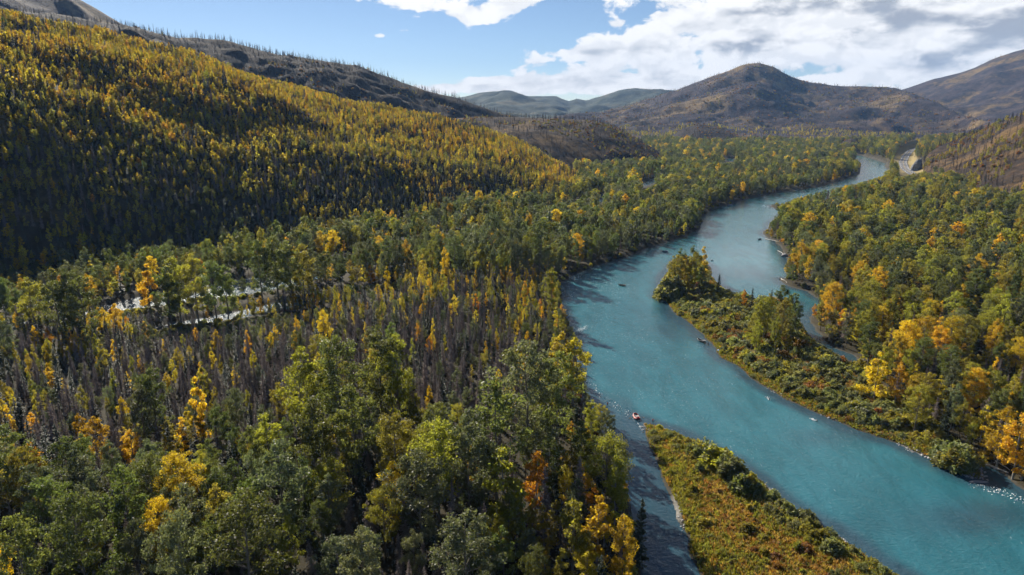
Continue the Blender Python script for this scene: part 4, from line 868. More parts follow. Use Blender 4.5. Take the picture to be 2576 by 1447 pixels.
# everything else of a kind: one mass, its plants set out by geometry nodes
def mass(name, idx, label, cat):
    if not len(idx): return
    protos = []; pid = np.zeros(len(idx), np.int32); scl = np.zeros((len(idx), 3), np.float32); cache = {}
    for q, i in enumerate(idx):
        kk, d = variant(i); key = id(d)
        if key not in cache:
            cache[key] = len(protos); po = bpy.data.objects.new(name + '_plant', joined_mesh(d, name + '_plant')); protos.append(po)
        pid[q] = cache[key]; s = T['h'][i] / d['H']; scl[q] = (s * fat[i], s * fat[i], s)
    points(name, np.stack([T['x'][idx], T['y'][idx], T['z'][idx]], 1), rot[idx], scl, pid, protos, label, cat)
def points(name, co, rz, scl, pid, protos, label, cat):
    me = bpy.data.meshes.new(name); me.vertices.add(len(co)); me.vertices.foreach_set('co', np.asarray(co, np.float32).ravel())
    a = me.attributes.new('pid', 'INT', 'POINT'); a.data.foreach_set('value', pid.astype(np.int32))
    a = me.attributes.new('scl', 'FLOAT_VECTOR', 'POINT'); a.data.foreach_set('vector', np.asarray(scl, np.float32).ravel())
    rv = np.zeros((len(co), 3), np.float32); rv[:, 2] = rz; a = me.attributes.new('rotv', 'FLOAT_VECTOR', 'POINT'); a.data.foreach_set('vector', rv.ravel())
    o = link(name, me); tag(o, label, cat, None, 'stuff')
    g = bpy.data.node_groups.new(name, 'GeometryNodeTree'); g.interface.new_socket('Geometry', in_out='INPUT', socket_type='NodeSocketGeometry'); g.interface.new_socket('Geometry', in_out='OUTPUT', socket_type='NodeSocketGeometry')
    t = NT(g); gi = t.new('NodeGroupInput'); go = t.new('NodeGroupOutput'); jn = t.new('GeometryNodeJoinGeometry')
    na = lambda nm, ty: t.new('GeometryNodeInputNamedAttribute', data_type=ty, inp={'Name': nm}).outputs[0]
    p_, s_, r_ = na('pid', 'INT'), na('scl', 'FLOAT_VECTOR'), na('rotv', 'FLOAT_VECTOR'); er = t.new('FunctionNodeEulerToRotation', inp={0: r_}).outputs[0]
    pts = t.new('GeometryNodeMeshToPoints', inp={0: gi.outputs[0]}).outputs[0]
    for k, po in enumerate(protos):
        cmp_ = t.new('FunctionNodeCompare', data_type='INT', operation='EQUAL'); t.l.new(p_, cmp_.inputs[2]); cmp_.inputs[3].default_value = k
        oi = t.new('GeometryNodeObjectInfo', inp={0: po, 1: True})
        ip = t.new('GeometryNodeInstanceOnPoints', inp={'Points': pts, 'Selection': cmp_.outputs[0], 'Instance': oi.outputs['Geometry'], 'Rotation': er, 'Scale': s_})
        t.l.new(ip.outputs[0], jn.inputs[0])
    t.l.new(jn.outputs[0], go.inputs[0]); md = o.modifiers.new('set_out', 'NODES'); md.node_group = g
for k, nm, lab in (('cottonwood', 'cottonwood_forest', 'mass of cottonwoods filling the valley floor'), ('birch', 'birch_forest', 'golden birch forest covering the hillside and the woods'), ('spruce', 'spruce_forest', 'scattered dark spruces among the autumn trees'),
                   ('dead_spruce', 'dead_spruce_forest', 'stands of dead grey spruce between the leafy trees'), ('snag', 'burnt_forest', 'thin burnt poles standing over the scorched hills'), ('willow', 'willow_thicket', 'low willow brush along banks and bars')):
    mass(nm, np.nonzero((T['kind'] == k) & ~single)[0], lab, 'forest' if k != 'willow' else 'brush')

# grass and sedge on the bars, road verge and water's edge
def grasses():
    tm = [new_mesh('grass_tuft', *tuft(700 + q, .75), [M[c]], None, {'leafv': np.random.default_rng(q).random(14)}) for q, c in enumerate(('grass_gold', 'grass_green', 'grass_gold', 'grass_green', 'willow_rust'))]
    protos = [bpy.data.objects.new('grass_tuft', m) for m in tm]
    x, y = scatter(120, 480, -3, 40, .72); sp = inside(SPIT, x, y); isl = inside(ISLAND, x, y); sd = shore_dist(x, y); n = fbm(x, y, 12, 3, 181); n2 = fbm(x, y, 30, 2, 187)
    ok = (sd > .35) & ((sp & (n > -.95)) | (isl & (sd < 7))); x, y, sd, n, n2, sp = x[ok], y[ok], sd[ok], n[ok], n2[ok], sp[ok]; z = valley_h(x, y, sd)
    g_edge = (sd < 4) | ~sp
    pid = np.where(rng.random(len(x)) < np.where(g_edge, .80, .28 + .45 * (n2 > .02)), rng.choice([1, 3], len(x)), rng.choice([0, 2, 0, 2, 0, 4], len(x)))
    s = rng.uniform(.6, 1.6, len(x)) * np.where(sd < 1.5, .7, 1) * (1 + .6 * n2)
    points('grass', np.stack([x, y, z - .03], 1), rng.uniform(0, 6.28, len(x)), np.stack([s * 1.4, s * 1.4, s], 1), pid, protos, 'golden and green grass over the gravel bars', 'grass')
grasses()

# ------------------------------------------------------------------ road, rock, logs
def ribbon(name, pts, off0, off1, z, mat, parent=None):
    p = np.array([q[:2] for q in pts]); d = np.concatenate([[0], np.cumsum(np.linalg.norm(np.diff(p, axis=0), axis=1))]); n = int(d[-1] / 6); s_ = np.linspace(0, d[-1], n)
    c = np.stack([np.interp(s_, d, p[:, 0]), np.interp(s_, d, p[:, 1])], 1); k = np.hanning(15); k /= k.sum(); c = np.stack([np.convolve(np.pad(c[:, i], 7, mode='reflect', reflect_type='odd'), k, 'valid') for i in (0, 1)], 1)
    t = unit(np.gradient(c, axis=0)); nn = np.stack([t[:, 1], -t[:, 0]], 1)
    v = np.concatenate([np.concatenate([c + nn * off0, np.full((n, 1), z)], 1), np.concatenate([c + nn * off1, np.full((n, 1), z)], 1)]); i = np.arange(n - 1); f = np.stack([i, i + n, i + n + 1, i + 1], 1)
    return link(name, new_mesh(name, v, f, [mat]), parent), c, t
M['asphalt'] = plain('asphalt', (0.17, 0.17, 0.18), .85, 0, .25, .2)
M['paint_white'] = plain('road_paint', (0.75, 0.75, 0.72), .6); M['paint_yellow'] = plain('yellow_road_paint', (0.65, 0.45, 0.05), .6)
road, RC, RT = ribbon('road', ROAD_PTS, -7.5, 7.5, 3.05, M['asphalt']); tag(road, 'curving two-lane asphalt road with wide shoulders', None, None, 'structure')
for o0, o1, m_ in ((-5.6, -5.3, 'paint_white'), (5.3, 5.6, 'paint_white'), (-.32, -.1, 'paint_yellow'), (.1, .32, 'paint_yellow')): ribbon('lane_line', ROAD_PTS, o0, o1, 3.058, M[m_], road)

def rock_mesh(seed, size, sub=2, amp=.35, mat='rock'):
    bm = bmesh.new(); bmesh.ops.create_icosphere(bm, subdivisions=sub, radius=1); g = np.random.default_rng(seed); ph = g.uniform(0, 9, (6, 3)); fr = g.uniform(.8, 3.2, 6)
    for v in bm.verts:
        k = sum(math.sin(v.co.dot(Vector(ph[q])) * fr[q] * .5 + q) for q in range(6)) / 6; v.co *= 1 + amp * k + g.normal() * .04
    for v in bm.verts: v.co = Vector((v.co.x * size[0], v.co.y * size[1], v.co.z * size[2]))
    me = bpy.data.meshes.new('rock'); bm.to_mesh(me); bm.free(); me.materials.append(M[mat]); return me
p = at(2304, 428, 4); o = link('rock_outcrop', rock_mesh(3, (10, 7, 17), 4, .45), None, (p.x, p.y, 4), .3); o.rotation_euler = (0, R(24), .3); tag(o, 'steep grey rock outcrop cut beside the road', 'rock')
for px, py, sc, lab in ((1673, 634, (2.4, 1.2, 1.0), 'dark wet boulder in the current behind the island trees'), (1791, 656, (1.0, .7, .5), 'small dark stone at the end of the sandy shoal'), (1974, 645, (2.6, 2.2, 1.8), 'black stump-like rock against the yellow bank trees'), (1967, 702, (2.6, .9, .6), 'low dark rock edging the small grassy point'),
                        (2462, 1213, (3.0, .7, .35), 'flat dark slab at the tip of the gravel bar'), (1836, 517, (4.0, 1.6, .8), 'dark rock off the wooded far bank')):
    q = at(px, py); tag(link('rock', rock_mesh(int(px), sc), None, (q.x, q.y, sc[2] * .3)), lab, 'rock')

def log_thing(a, b, r, label, roots=False, lift=.35, mat='drift', stubs=5, raise_b=0.0, name='driftwood_log'):
    A = at(*a); B = at(*b); A = Vector((A.x, A.y, float(max(0, valley_h([A.x], [A.y])[0])) + lift)); B = Vector((B.x, B.y, float(max(0, valley_h([B.x], [B.y])[0])) + lift + raise_b)); g = np.random.default_rng(int(a[0] * 7 + b[1])); d = np.array(B - A); L = np.linalg.norm(d)
    t = np.linspace(0, 1, 7)[:, None]; side = np.array([-d[1], d[0], 0]) / L; bend = np.sin(t * 3.1) * L * g.uniform(-.05, .05); path = np.array([0., 0, 0]) + d * t + side * bend + g.normal(size=(7, 3)) * .02 * L * np.array([1, 1, .2])
    root = bpy.data.objects.new(name, None); COL.objects.link(root); root.location = A; tag(root, label, 'log')
    link('trunk', new_mesh('trunk', *tube(path, np.linspace(r, r * .5, 7), 8), [M[mat]], None, None, True), root)
    for k in range(stubs):
        q = g.uniform(.25, .95); b0 = d * q; e = b0 + unit(g.normal(size=3) + np.array([0, 0, .6])) * L * g.uniform(.06, .16); link('branch', new_mesh('branch', *tube([b0, (b0 + e) / 2 + g.normal(size=3) * .08, e], [r * .35, r * .25, r * .1], 5), [M[mat]], None, None, True), root)
    if roots:
        for k in range(7):
            a_ = k / 7 * 6.28; e = -unit(d) * .5 + (side * math.cos(a_) + np.array([0, 0, 1]) * math.sin(a_)) * r * 4.5; link('root', new_mesh('root', *tube([np.zeros(3), e * .6 + g.normal(size=3) * .1, e], [r * .7, r * .4, r * .15], 5), [M[mat]], None, None, True), root)
    return root
log_thing((2066, 763), (2094, 773), .35, 'pale straight log floating in the slough off the right bank')
log_thing((2278, 1112), (2316, 1127), .32, 'bent white driftwood log with a root ball on the gravel bar', True)
log_thing((2360, 1146), (2390, 1156), .30, 'white driftwood log in front of the large willow clump'); log_thing((2360, 1137), (2390, 1149), .22, 'thinner grey log lying behind the white driftwood')
log_thing((2484, 1172), (2536, 1195), .34, 'long pale log along the foot of the right bank spruces'); log_thing((2500, 1170), (2540, 1192), .2, 'thin broken pole crossing the pale log on the right bank')
log_thing((1957, 632), (1975, 643), .3, 'pale log jutting from the black rock into the still pool'); log_thing((1926, 602), (1960, 612), .3, 'log along the waterline beneath the right bank point')
log_thing((1963, 701), (1980, 714), .35, 'bleached log on the small grassy point'); log_thing((1652, 739), (1672, 742), .3, 'dark fallen trunk behind the moored boat at the island head', False, .4, 'burnt')
log_thing((1396, 770), (1434, 762), .26, 'dark dead tree leaning out over the rapids, upper of two', False, 1.5, 'burnt', 12, 3.0, 'leaning_dead_tree'); log_thing((1400, 815), (1436, 804), .24, 'dark dead tree leaning out over the rapids, lower of two', False, 1.2, 'burnt', 12, 2.4, 'leaning_dead_tree')
log_thing((1436, 850), (1466, 846), .22, 'broken snag in the whitewater beneath the golden birch', False, .5, 'burnt', 9, .8, 'leaning_dead_tree')
log_thing((1752, 552), (1772, 556), .35, 'dark root tangle standing in the water off the far bank', True, 1.0, 'burnt', 8, 1.2); log_thing((1655, 1082), (1662, 1086), .3, 'dark log beside the angler on the spit', False, .3, 'burnt', 2)

# ------------------------------------------------------------------ stones of the gravel bars, and whitewater
def stones():
    bm = bmesh.new(); bmesh.ops.create_icosphere(bm, subdivisions=1, radius=1); bv = np.array([v.co[:] for v in bm.verts]); bf = np.array([[v.index for v in f.verts] for f in bm.faces]); bm.free()
    V, F, n = [], [], 0
    for cx, cy, rx, ry, cnt in ((2425, 1190, 55, 20, 700), (2300, 1128, 45, 12, 220), (2340, 1150, 40, 10, 120), (1650, 1080, 30, 10, 120), (2010, 1296, 60, 18, 260), (2100, 1358, 40, 14, 160), (1935, 1236, 28, 12, 100), (2255, 1045, 35, 22, 140), (1715, 1290, 8, 50, 60), (2090, 1054, 60, 12, 60), (1960, 990, 60, 18, 60)):
        Q = np.array([at(cx + rng.normal() * rx * .6, cy + rng.normal() * ry * .6)[:2] for _ in range(cnt)]); SD = shore_dist(Q[:, 0], Q[:, 1]); ZZ = valley_h(Q[:, 0], Q[:, 1], SD)
        for q, sd, z in zip(Q, SD, ZZ):
            if sd < -1.2 or sd > 8: continue
            s_ = rng.uniform(.12, .42) * (1 if rng.random() < .93 else 1.8); a = rng.uniform(0, 6.28); M2 = np.array([[math.cos(a), -math.sin(a), 0], [math.sin(a), math.cos(a), 0], [0, 0, 1]])
            V.append((bv * np.array([s_, s_ * rng.uniform(.6, 1), s_ * rng.uniform(.4, .7)]) * rng.uniform(.85, 1.15, (len(bv), 1))) @ M2.T + np.array([q[0], q[1], max(-.05, z) + s_ * .2])); F.append(bf + n); n += len(bv)
    tag(link('gravel', new_mesh('gravel', np.concatenate(V), np.concatenate(F), [M['stone']])), 'grey river stones strewn over the gravel bars', 'gravel', None, 'stuff')
stones()
M['foam'] = plain('whitewater', (0.82, 0.86, 0.88), .5, 0, .08, 2)
def whitewater(name, pts, n, spread, up, label, seed):
    """Broken white water: flecks and drops thrown up where the current meets wood, rock or a wader."""
    g = np.random.default_rng(seed); c = []
    for _ in range(n):
        k = g.integers(len(pts) - 1); u = g.random(); q = np.array(at(*pts[k])) * (1 - u) + np.array(at(*pts[k + 1])) * u; e = g.normal(size=3) * np.array(spread); c.append(q + np.array([e[0], e[1], abs(e[2]) * up + .06]))
    c = np.array(c); tag(link(name, new_mesh(name, *leaves(c, g.uniform(.08, .26, n) * (1 - .5 * np.clip(c[:, 2] / 2.5, 0, 1)), g, 1.2, 1.3), [M['foam']])), label, 'whitewater', None, 'stuff')
whitewater('splash', [(1448, 838), (1455, 832), (1466, 831), (1476, 824)], 420, (.8, 1.3, .7), 1.0, 'white spray where the current hits the snag', 1); whitewater('foam_wake', [(2040, 1054), (2052, 1059)], 90, (.3, .4, .1), 1, 'white wake upstream of the lower wading angler', 2)
whitewater('foam_wake', [(1928, 999), (1936, 1006)], 45, (.3, .3, .08), 1, 'small white wake at the upper wading angler', 3); whitewater('rapid_foam', [(2440, 1222), (2500, 1230), (2530, 1246), (2576, 1262)], 150, (1.2, 1.2, .05), 1, 'white riffle foam below the gravel bar', 4)
whitewater('foam_line', [(1480, 960), (1510, 990), (1560, 1030), (1600, 1052)], 160, (1.0, 1.5, .05), 1, 'line of foam where fast water meets the shallows', 5); whitewater('foam_wake', [(1604, 520 + 545), (1611, 1074), (1616, 1086)], 40, (.25, .4, .05), 1, 'thin white wash around the tip of the spit', 6)
whitewater('foam_wake', [(1920, 517), (1945, 523)], 70, (2.5, .8, .05), 1, 'white wash at the wooded point', 7); whitewater('rapid_foam', [(1420, 700), (1450, 690), (1420, 730), (1440, 755)], 160, (2.5, 2.5, .05), 1, 'broken water at the head of the rapids', 8)

# ------------------------------------------------------------------ people in place
def cap_mesh(mat):
    v, f = [], []; n = 12
    for ring, (r, z) in enumerate(((.155, .0), (.112, .005), (.105, .06), (.06, .10))): v += [(math.cos(a) * r * (1.25 if ring == 0 and math.sin(a) > .2 else 1), math.sin(a) * r * (1.25 if ring == 0 and math.sin(a) > .2 else 1), z) for a in np.linspace(0, 2 * math.pi, n, endpoint=False)]
    for k in range(3): f += [(k * n + q, k * n + (q + 1) % n, (k + 1) * n + (q + 1) % n, (k + 1) * n + q) for q in range(n)]
    f.append(tuple(3 * n + q for q in range(n))); return new_mesh('hat', v, f, [M[mat]], None, None, True)
def person(loc, rz, label, pose='stand', jacket='jacket_dark', arms='cast', hat='hat_dark', group='anglers on the river'):
    root = bpy.data.objects.new('person', None); COL.objects.link(root); root.location = loc; root.rotation_euler = (0, 0, rz); tag(root, label, 'person', group)
    me, hz = PEOPLE[(pose, jacket, arms)]; link('body', me, root)
    if hat: h_ = link('hat', cap_mesh(hat), root, (0, .025, hz - .035))
    return root
def pz(px, py, z=0.0): q = at(px, py); return (q.x, q.y, z)
person(pz(1528, 1020, -.35), R(150), 'angler in a red cap wading the shallows off the left bank', 'stand', 'jacket_red', 'cast', 'hat_dark')
person(pz(1642, 1066, .25), R(-40), 'angler in a red jacket standing on the tip of the spit', 'stand', 'jacket_red', 'cast')
person(pz(1935, 1006, -.55), R(60), 'angler in a white hat wading with one arm held out', 'stand', 'jacket_blue', 'out', 'hat_white'); person(pz(2055, 1062, -.75), R(50), 'dark angler wading waist deep with a white wake', 'stand', 'jacket_dark', 'cast')
person(pz(1773, 866, -.5), R(-150), 'wading angler standing next to the empty drift boat', 'stand', 'jacket_dark', 'down'); person(pz(1782, 869, -.45), R(-170), 'wading angler nearer the bank, beside the angler at the drift boat', 'stand', 'jacket_dark', 'down')
person(pz(1661, 693, -.8), R(100), 'lone dark angler wading beyond the island head', 'stand', 'jacket_dark', 'cast')

# ------------------------------------------------------------------ boats
for nm, col, ro in (('hull_dark', (.03, .034, .036), .4), ('hull_tan', (.52, .44, .32), .5), ('boat_floor', (.30, .30, .29), .7), ('seat_grey', (.05, .05, .055), .6), ('oar_wood', (.30, .22, .12), .5), ('raft_red', (.30, .018, .015), .4), ('raft_blue', (.012, .13, .42), .4), ('raft_pale', (.72, .66, .62), .5), ('raft_floor', (.08, .08, .09), .7), ('alu', (.5, .5, .52), .35), ('cooler_white', (.8, .8, .78), .4)): M[nm] = plain(nm, col, ro, 0, .08, 3)
def box_mesh(name, sx_, sy_, sz_, mat, bev=.03):
    bm = bmesh.new(); bmesh.ops.create_cube(bm, size=1)
    for v in bm.verts: v.co = Vector((v.co.x * sx_, v.co.y * sy_, v.co.z * sz_))
    if bev: bmesh.ops.bevel(bm, geom=bm.edges[:], offset=bev, segments=2, affect='EDGES')
    me = bpy.data.meshes.new(name); bm.to_mesh(me); bm.free(); me.materials.append(M[mat]); return me
def oar(root, side, x=0.0, out=.35, z=.62, reach=1.0):
    y0 = side * .1; a = np.array([x, side * .25, z + .12]); b = np.array([x - out, side * (.95 + 1.7 * reach), .05]); o = link('oar', new_mesh('oar', *tube([a, b], [.03, .03], 6), [M['oar_wood']], None, None, True), root)
    bl = box_mesh('blade', .22, .75, .03, 'oar_wood', .01); d = link('blade', bl, o, tuple(b)); d.rotation_euler = (.15, 0, R(10) * side); return o
def drift_boat(loc, rz, label, n_seats=3, oars=True, inner='raft_floor', stripe='hull_tan'):
    root = bpy.data.objects.new('drift_boat', None); COL.objects.link(root); root.location = loc; root.rotation_euler = (0, 0, rz); tag(root, label, 'boat', 'boats on the river')
    s_ = np.linspace(-1, 1, 17); L = 2.45; bw = .62 * (1 - np.abs(s_) ** 2.6) * np.where(s_ < 0, 1, 1) + np.where(s_ < -.6, .22 * (-(s_ + .6) / .4), 0); gw = .98 * (1 - np.abs(s_) ** 3.0) + np.where(s_ < -.5, .38 * ((-s_ - .5) / .5) ** 1.0, 0) + .02; zb = .06 + .34 * np.abs(s_) ** 2.4; zg = .62 + .42 * np.abs(s_) ** 2.2
    def shell(off):
        v = []
        for k in range(17): x = s_[k] * L; v += [(x * 1.0, -max(.02, gw[k] - off), zg[k]), (x * .95, -max(.015, bw[k] - off), zb[k] + off), (x * .95, max(.015, bw[k] - off), zb[k] + off), (x * 1.0, max(.02, gw[k] - off), zg[k])]
        return v
    fa = [(k * 4 + q, k * 4 + q + 1, (k + 1) * 4 + q + 1, (k + 1) * 4 + q) for k in range(16) for q in range(3)] + [(0, 3, 2, 1), (64, 65, 66, 67)]
    link('hull', new_mesh('hull', shell(0), fa, [M['hull_dark']]), root); link('interior', new_mesh('interior', shell(.05), [f[::-1] for f in fa[:-2]], [M[inner]]), root)
    for sd in (-1, 1): link('gunwale', new_mesh('gunwale', *tube([(s_[k] * L, sd * gw[k], zg[k]) for k in range(17)], .045, 5), [M[stripe]], None, None, True), root)
    for k, x in enumerate((-1.25, -.1, 1.2)[:n_seats]):
        st = link('seat', box_mesh('seat', .42, .62 if k != 1 else .9, .08, 'seat_grey'), root, (x, 0, .50)); link('backrest', box_mesh('backrest', .07, .55, .36, 'seat_grey'), st, (-.2, 0, .2))
        link('seat_box', box_mesh('seat_box', .36, .5, .3, 'boat_floor'), root, (x, 0, .31))
    if oars:
        for sd in (-1, 1): oar(root, sd, .35)
    return root
def raft(loc, rz, label, mat, top, oars=True, scale=1.0):
    root = bpy.data.objects.new('inflatable_raft', None); COL.objects.link(root); root.location = loc; root.rotation_euler = (0, 0, rz); root.scale = (scale,) * 3; tag(root, label, 'raft', 'boats on the river')
    n = 40; a = np.linspace(0, 2 * math.pi, n, endpoint=False); ex = np.sign(np.cos(a)) * np.abs(np.cos(a)) ** .7 * 1.85; ey = np.sign(np.sin(a)) * np.abs(np.sin(a)) ** .55 * .78; ez = .28 + .36 * np.clip((np.abs(ex) - 1.0) / .85, 0, 1) ** 1.8
    v, f = tube(np.concatenate([np.stack([ex, ey, ez], 1)] + [np.stack([ex, ey, ez], 1)[:1]]), .26, 10); link('tube', new_mesh('tube', v, f, [M[mat]], None, None, True), root)
    link('top_band', new_mesh('top_band', *tube(np.concatenate([np.stack([ex * .97, ey * .97, ez + .16], 1)] + [np.stack([ex * .97, ey * .97, ez + .16], 1)[:1]]), .155, 8), [M[top]], None, None, True), root)
    link('floor', box_mesh('floor', 3.0, 1.25, .10, 'raft_floor'), root, (0, 0, .14))
    for x in (-.85, .85): link('thwart', new_mesh('thwart', *tube([(x, -.7, .36), (x, .7, .36)], .19, 10), [M[mat]], None, None, True), root)
    for sd in (-1, 1): link('frame', new_mesh('frame', *tube([(-.6, sd * .72, .60), (.7, sd * .72, .60)], .03, 6), [M['alu']], None, None, True), root)
    for x in (-.55, .1, .65): link('frame', new_mesh('frame', *tube([(x, -.74, .61), (x, .74, .61)], .03, 6), [M['alu']], None, None, True), root)
    c = link('cooler', box_mesh('cooler', .42, .8, .38, 'cooler_white'), root, (-.22, 0, .48)); link('lid', box_mesh('lid', .44, .82, .06, 'cooler_white', .02), c, (0, 0, .21)); st = link('seat', box_mesh('seat', .36, .5, .08, 'seat_grey'), root, (.42, 0, .66)); link('backrest', box_mesh('backrest', .06, .46, .34, 'seat_grey'), st, (.18, 0, .2))
    if oars:
        for sd in (-1, 1): oar(root, sd, .1, .25, .66, .8)
    return root
b1 = pz(1565, 719); drift_boat(b1, R(158), 'dark drift boat with three people in mid-river')
for k, (dx, lab, ar) in enumerate(((-1.2, 'person sitting in the stern of the mid-river drift boat', 'down'), (-.1, 'rower on the middle seat of the mid-river drift boat', 'oars'), (1.2, 'person sitting in the bow of the mid-river drift boat', 'cast'))): person((b1[0] + math.cos(R(158)) * dx, b1[1] + math.sin(R(158)) * dx, .10), R(158 - 90), lab, 'sit', ('jacket_dark', 'jacket_blue', 'jacket_grey')[k], ar, 'hat_dark', 'people in boats')
drift_boat(pz(1764, 859), R(125), 'empty drift boat anchored off the island shore', 3, False, 'raft_floor', 'raft_pale')
b2 = pz(1662, 742); drift_boat(b2, R(10), 'dark drift boat pulled in at the head of the island', 3, True, 'seat_grey', 'hull_dark'); person((b2[0] - .9, b2[1], .25), R(120), 'person standing in the boat at the island head', 'stand', 'jacket_dark', 'cast', 'hat_dark', 'people in boats')
b3 = pz(1911, 603); drift_boat(b3, R(35), 'small dark boat drifting near the right bank point', 3, False, 'seat_grey', 'hull_dark'); person((b3[0], b3[1], .10), R(-55), 'person seated in the boat near the right bank point', 'sit', 'jacket_dark', 'oars', 'hat_dark', 'people in boats')
b4 = pz(2214, 414.5); drift_boat(b4, R(10), 'tiny dark boat on the distant bend below the road', 3, False, 'seat_grey', 'hull_dark'); person((b4[0], b4[1], .10), R(-80), 'person in the tiny boat on the distant bend', 'sit', 'jacket_dark', 'oars', 'hat_dark', 'people in boats')
raft(pz(1818, 885), R(4), 'blue inflatable raft beached on the island shore', 'raft_blue', 'raft_blue', False, 1.15); b5 = pz(1601, 1051); raft(b5, R(95), 'red inflatable raft with oars out at the tip of the spit', 'raft_red', 'raft_red', True, 1.1)

# ------------------------------------------------------------------ vehicles by the road
for nm, col, ro, me_ in (('car_white', (.78, .78, .77), .25, 0), ('car_glass', (.02, .025, .03), .08, 0), ('tyre', (.02, .02, .02), .85, 0), ('rim', (.4, .4, .42), .3, .8), ('head_lamp', (.8, .8, .75), .15, 0), ('tail_lamp', (.35, .02, .02), .3, 0)): M[nm] = plain(nm, col, ro, me_, .04, 2)
def vehicle(name, loc, rz, label, cat, L, W_, H_, hood, roof0, roof1):
    root = bpy.data.objects.new(name, None); COL.objects.link(root); root.location = loc; root.rotation_euler = (0, 0, rz); tag(root, label, cat)
    prof = [(-L / 2, .32), (-L / 2, .85), (roof0 - .35, .95), (roof0, H_), (roof1, H_), (roof1 + .75, .98), (L / 2 - .15, hood), (L / 2, .62), (L / 2, .32)]; n = len(prof)
    v = [(x, -W_ / 2 * (.86 if z > 1.1 else 1), z) for x, z in prof] + [(x, W_ / 2 * (.86 if z > 1.1 else 1), z) for x, z in prof]
    link('body', new_mesh('body', v, [tuple(range(n - 1, -1, -1)), tuple(range(n, 2 * n))] + [(k, (k + 1) % n, n + (k + 1) % n, n + k) for k in range(n)], [M['car_white']]), root)
    for sd in (-1, 1):
        link('side_window', new_mesh('side_window', [(roof0 - .1, sd * (W_ / 2 * .965), 1.02), (roof1 + .45, sd * (W_ / 2 * .965), 1.02), (roof1, sd * (W_ / 2 * .868), H_ - .1), (roof0 + .08, sd * (W_ / 2 * .868), H_ - .1)], [(0, 1, 2, 3)], [M['car_glass']]), root)
        link('headlight', box_mesh('headlight', .06, .32, .16, 'head_lamp', .02), root, (L / 2, sd * W_ * .36, .68)); link('tail_light', box_mesh('tail_light', .06, .2, .28, 'tail_lamp', .02), root, (-L / 2, sd * W_ * .40, .80))
        for x in (-L * .31, L * .31):
            ty = link('wheel', new_mesh('wheel', *tube([(0, -.11, 0), (0, .11, 0)], [.34, .34], 16), [M['tyre']], None, None, True), root, (x, sd * (W_ / 2 - .06), .34)); link('rim', new_mesh('rim', *tube([(0, -.12, 0), (0, .12, 0)], [.2, .2], 12), [M['rim']]), ty)
            link('tyre_wall', new_mesh('tyre_wall', [(math.cos(q) * .34, sd * .112, math.sin(q) * .34) for q in np.linspace(0, 6.283, 16, endpoint=False)], [tuple(range(16))], [M['tyre']]), ty)
    g_ = lambda nm, x0, z0, x1, z1: link(nm, new_mesh(nm, [(x0, -W_ * .42, z0), (x0, W_ * .42, z0), (x1, W_ * .37, z1), (x1, -W_ * .37, z1)], [(0, 1, 2, 3)], [M['car_glass']]), root)
    g_('windscreen', roof1 + .70, 1.06, roof1 + .09, H_ - .06); g_('rear_window', roof0 - .345, 1.02, roof0 - .06, H_ - .1); return root
cp = at(2273.5, 402.5, 3.1); ci = int(np.argmin(np.hypot(RC[:, 0] - cp.x, RC[:, 1] - cp.y))); tv = RT[ci]; nv = np.array([tv[1], -tv[0]]); c2 = RC[ci] - nv * 2.2
vehicle('car', (c2[0], c2[1], 3.06), math.atan2(-tv[1], -tv[0]), 'white car driving down the curving road', 'car', 4.8, 1.95, 1.65, .95, -1.7, .35)
vp = at(2246, 425, 2.5); vehicle('van', (vp.x, vp.y, float(valley_h([vp.x], [vp.y])[0])), R(20), 'white van half hidden in trees between river and road', 'van', 6.2, 2.3, 2.9, 1.2, -2.9, 1.9)

# ------------------------------------------------------------------ labels for the plants: looks first, then what they stand beside
COLW = {'leaf_green': 'green', 'leaf_grey': 'grey-green', 'leaf_lime': 'yellow-green', 'leaf_gold': 'golden', 'leaf_orange': 'orange', 'leaf_yellow': 'yellow', 'leaf_olive': 'olive', 'needle': 'dark', 'dead_twig': 'grey', 'burnt': 'charred', 'willow': 'sage-green', 'willow_rust': 'rust-brown'}
KINDW = {'cottonwood': 'cottonwood', 'birch': 'birch', 'spruce': 'spruce', 'dead_spruce': 'dead spruce', 'snag': 'snag', 'willow': 'willow shrub'}
NUM = 'first second third fourth fifth sixth seventh eighth ninth tenth eleventh twelfth thirteenth fourteenth fifteenth sixteenth seventeenth eighteenth nineteenth twentieth'.split()
_ii = np.array([i for i, _ in THINGS]); _vz = valley_h(T['x'][_ii], T['y'][_ii]); ONH = {id(H): dict(zip(_ii, H.h(T['x'][_ii], T['y'][_ii]) > _vz + .5)) for H in (HILL_A, HILL_B, HILL_D, HILL_H)}
def nth(k): return NUM[k] if k < 20 else ('twenty-', 'thirty-', 'forty-', 'fifty-', 'sixty-')[min(4, k // 10 - 2)] + ('ieth' if False else NUM[(k % 10)])
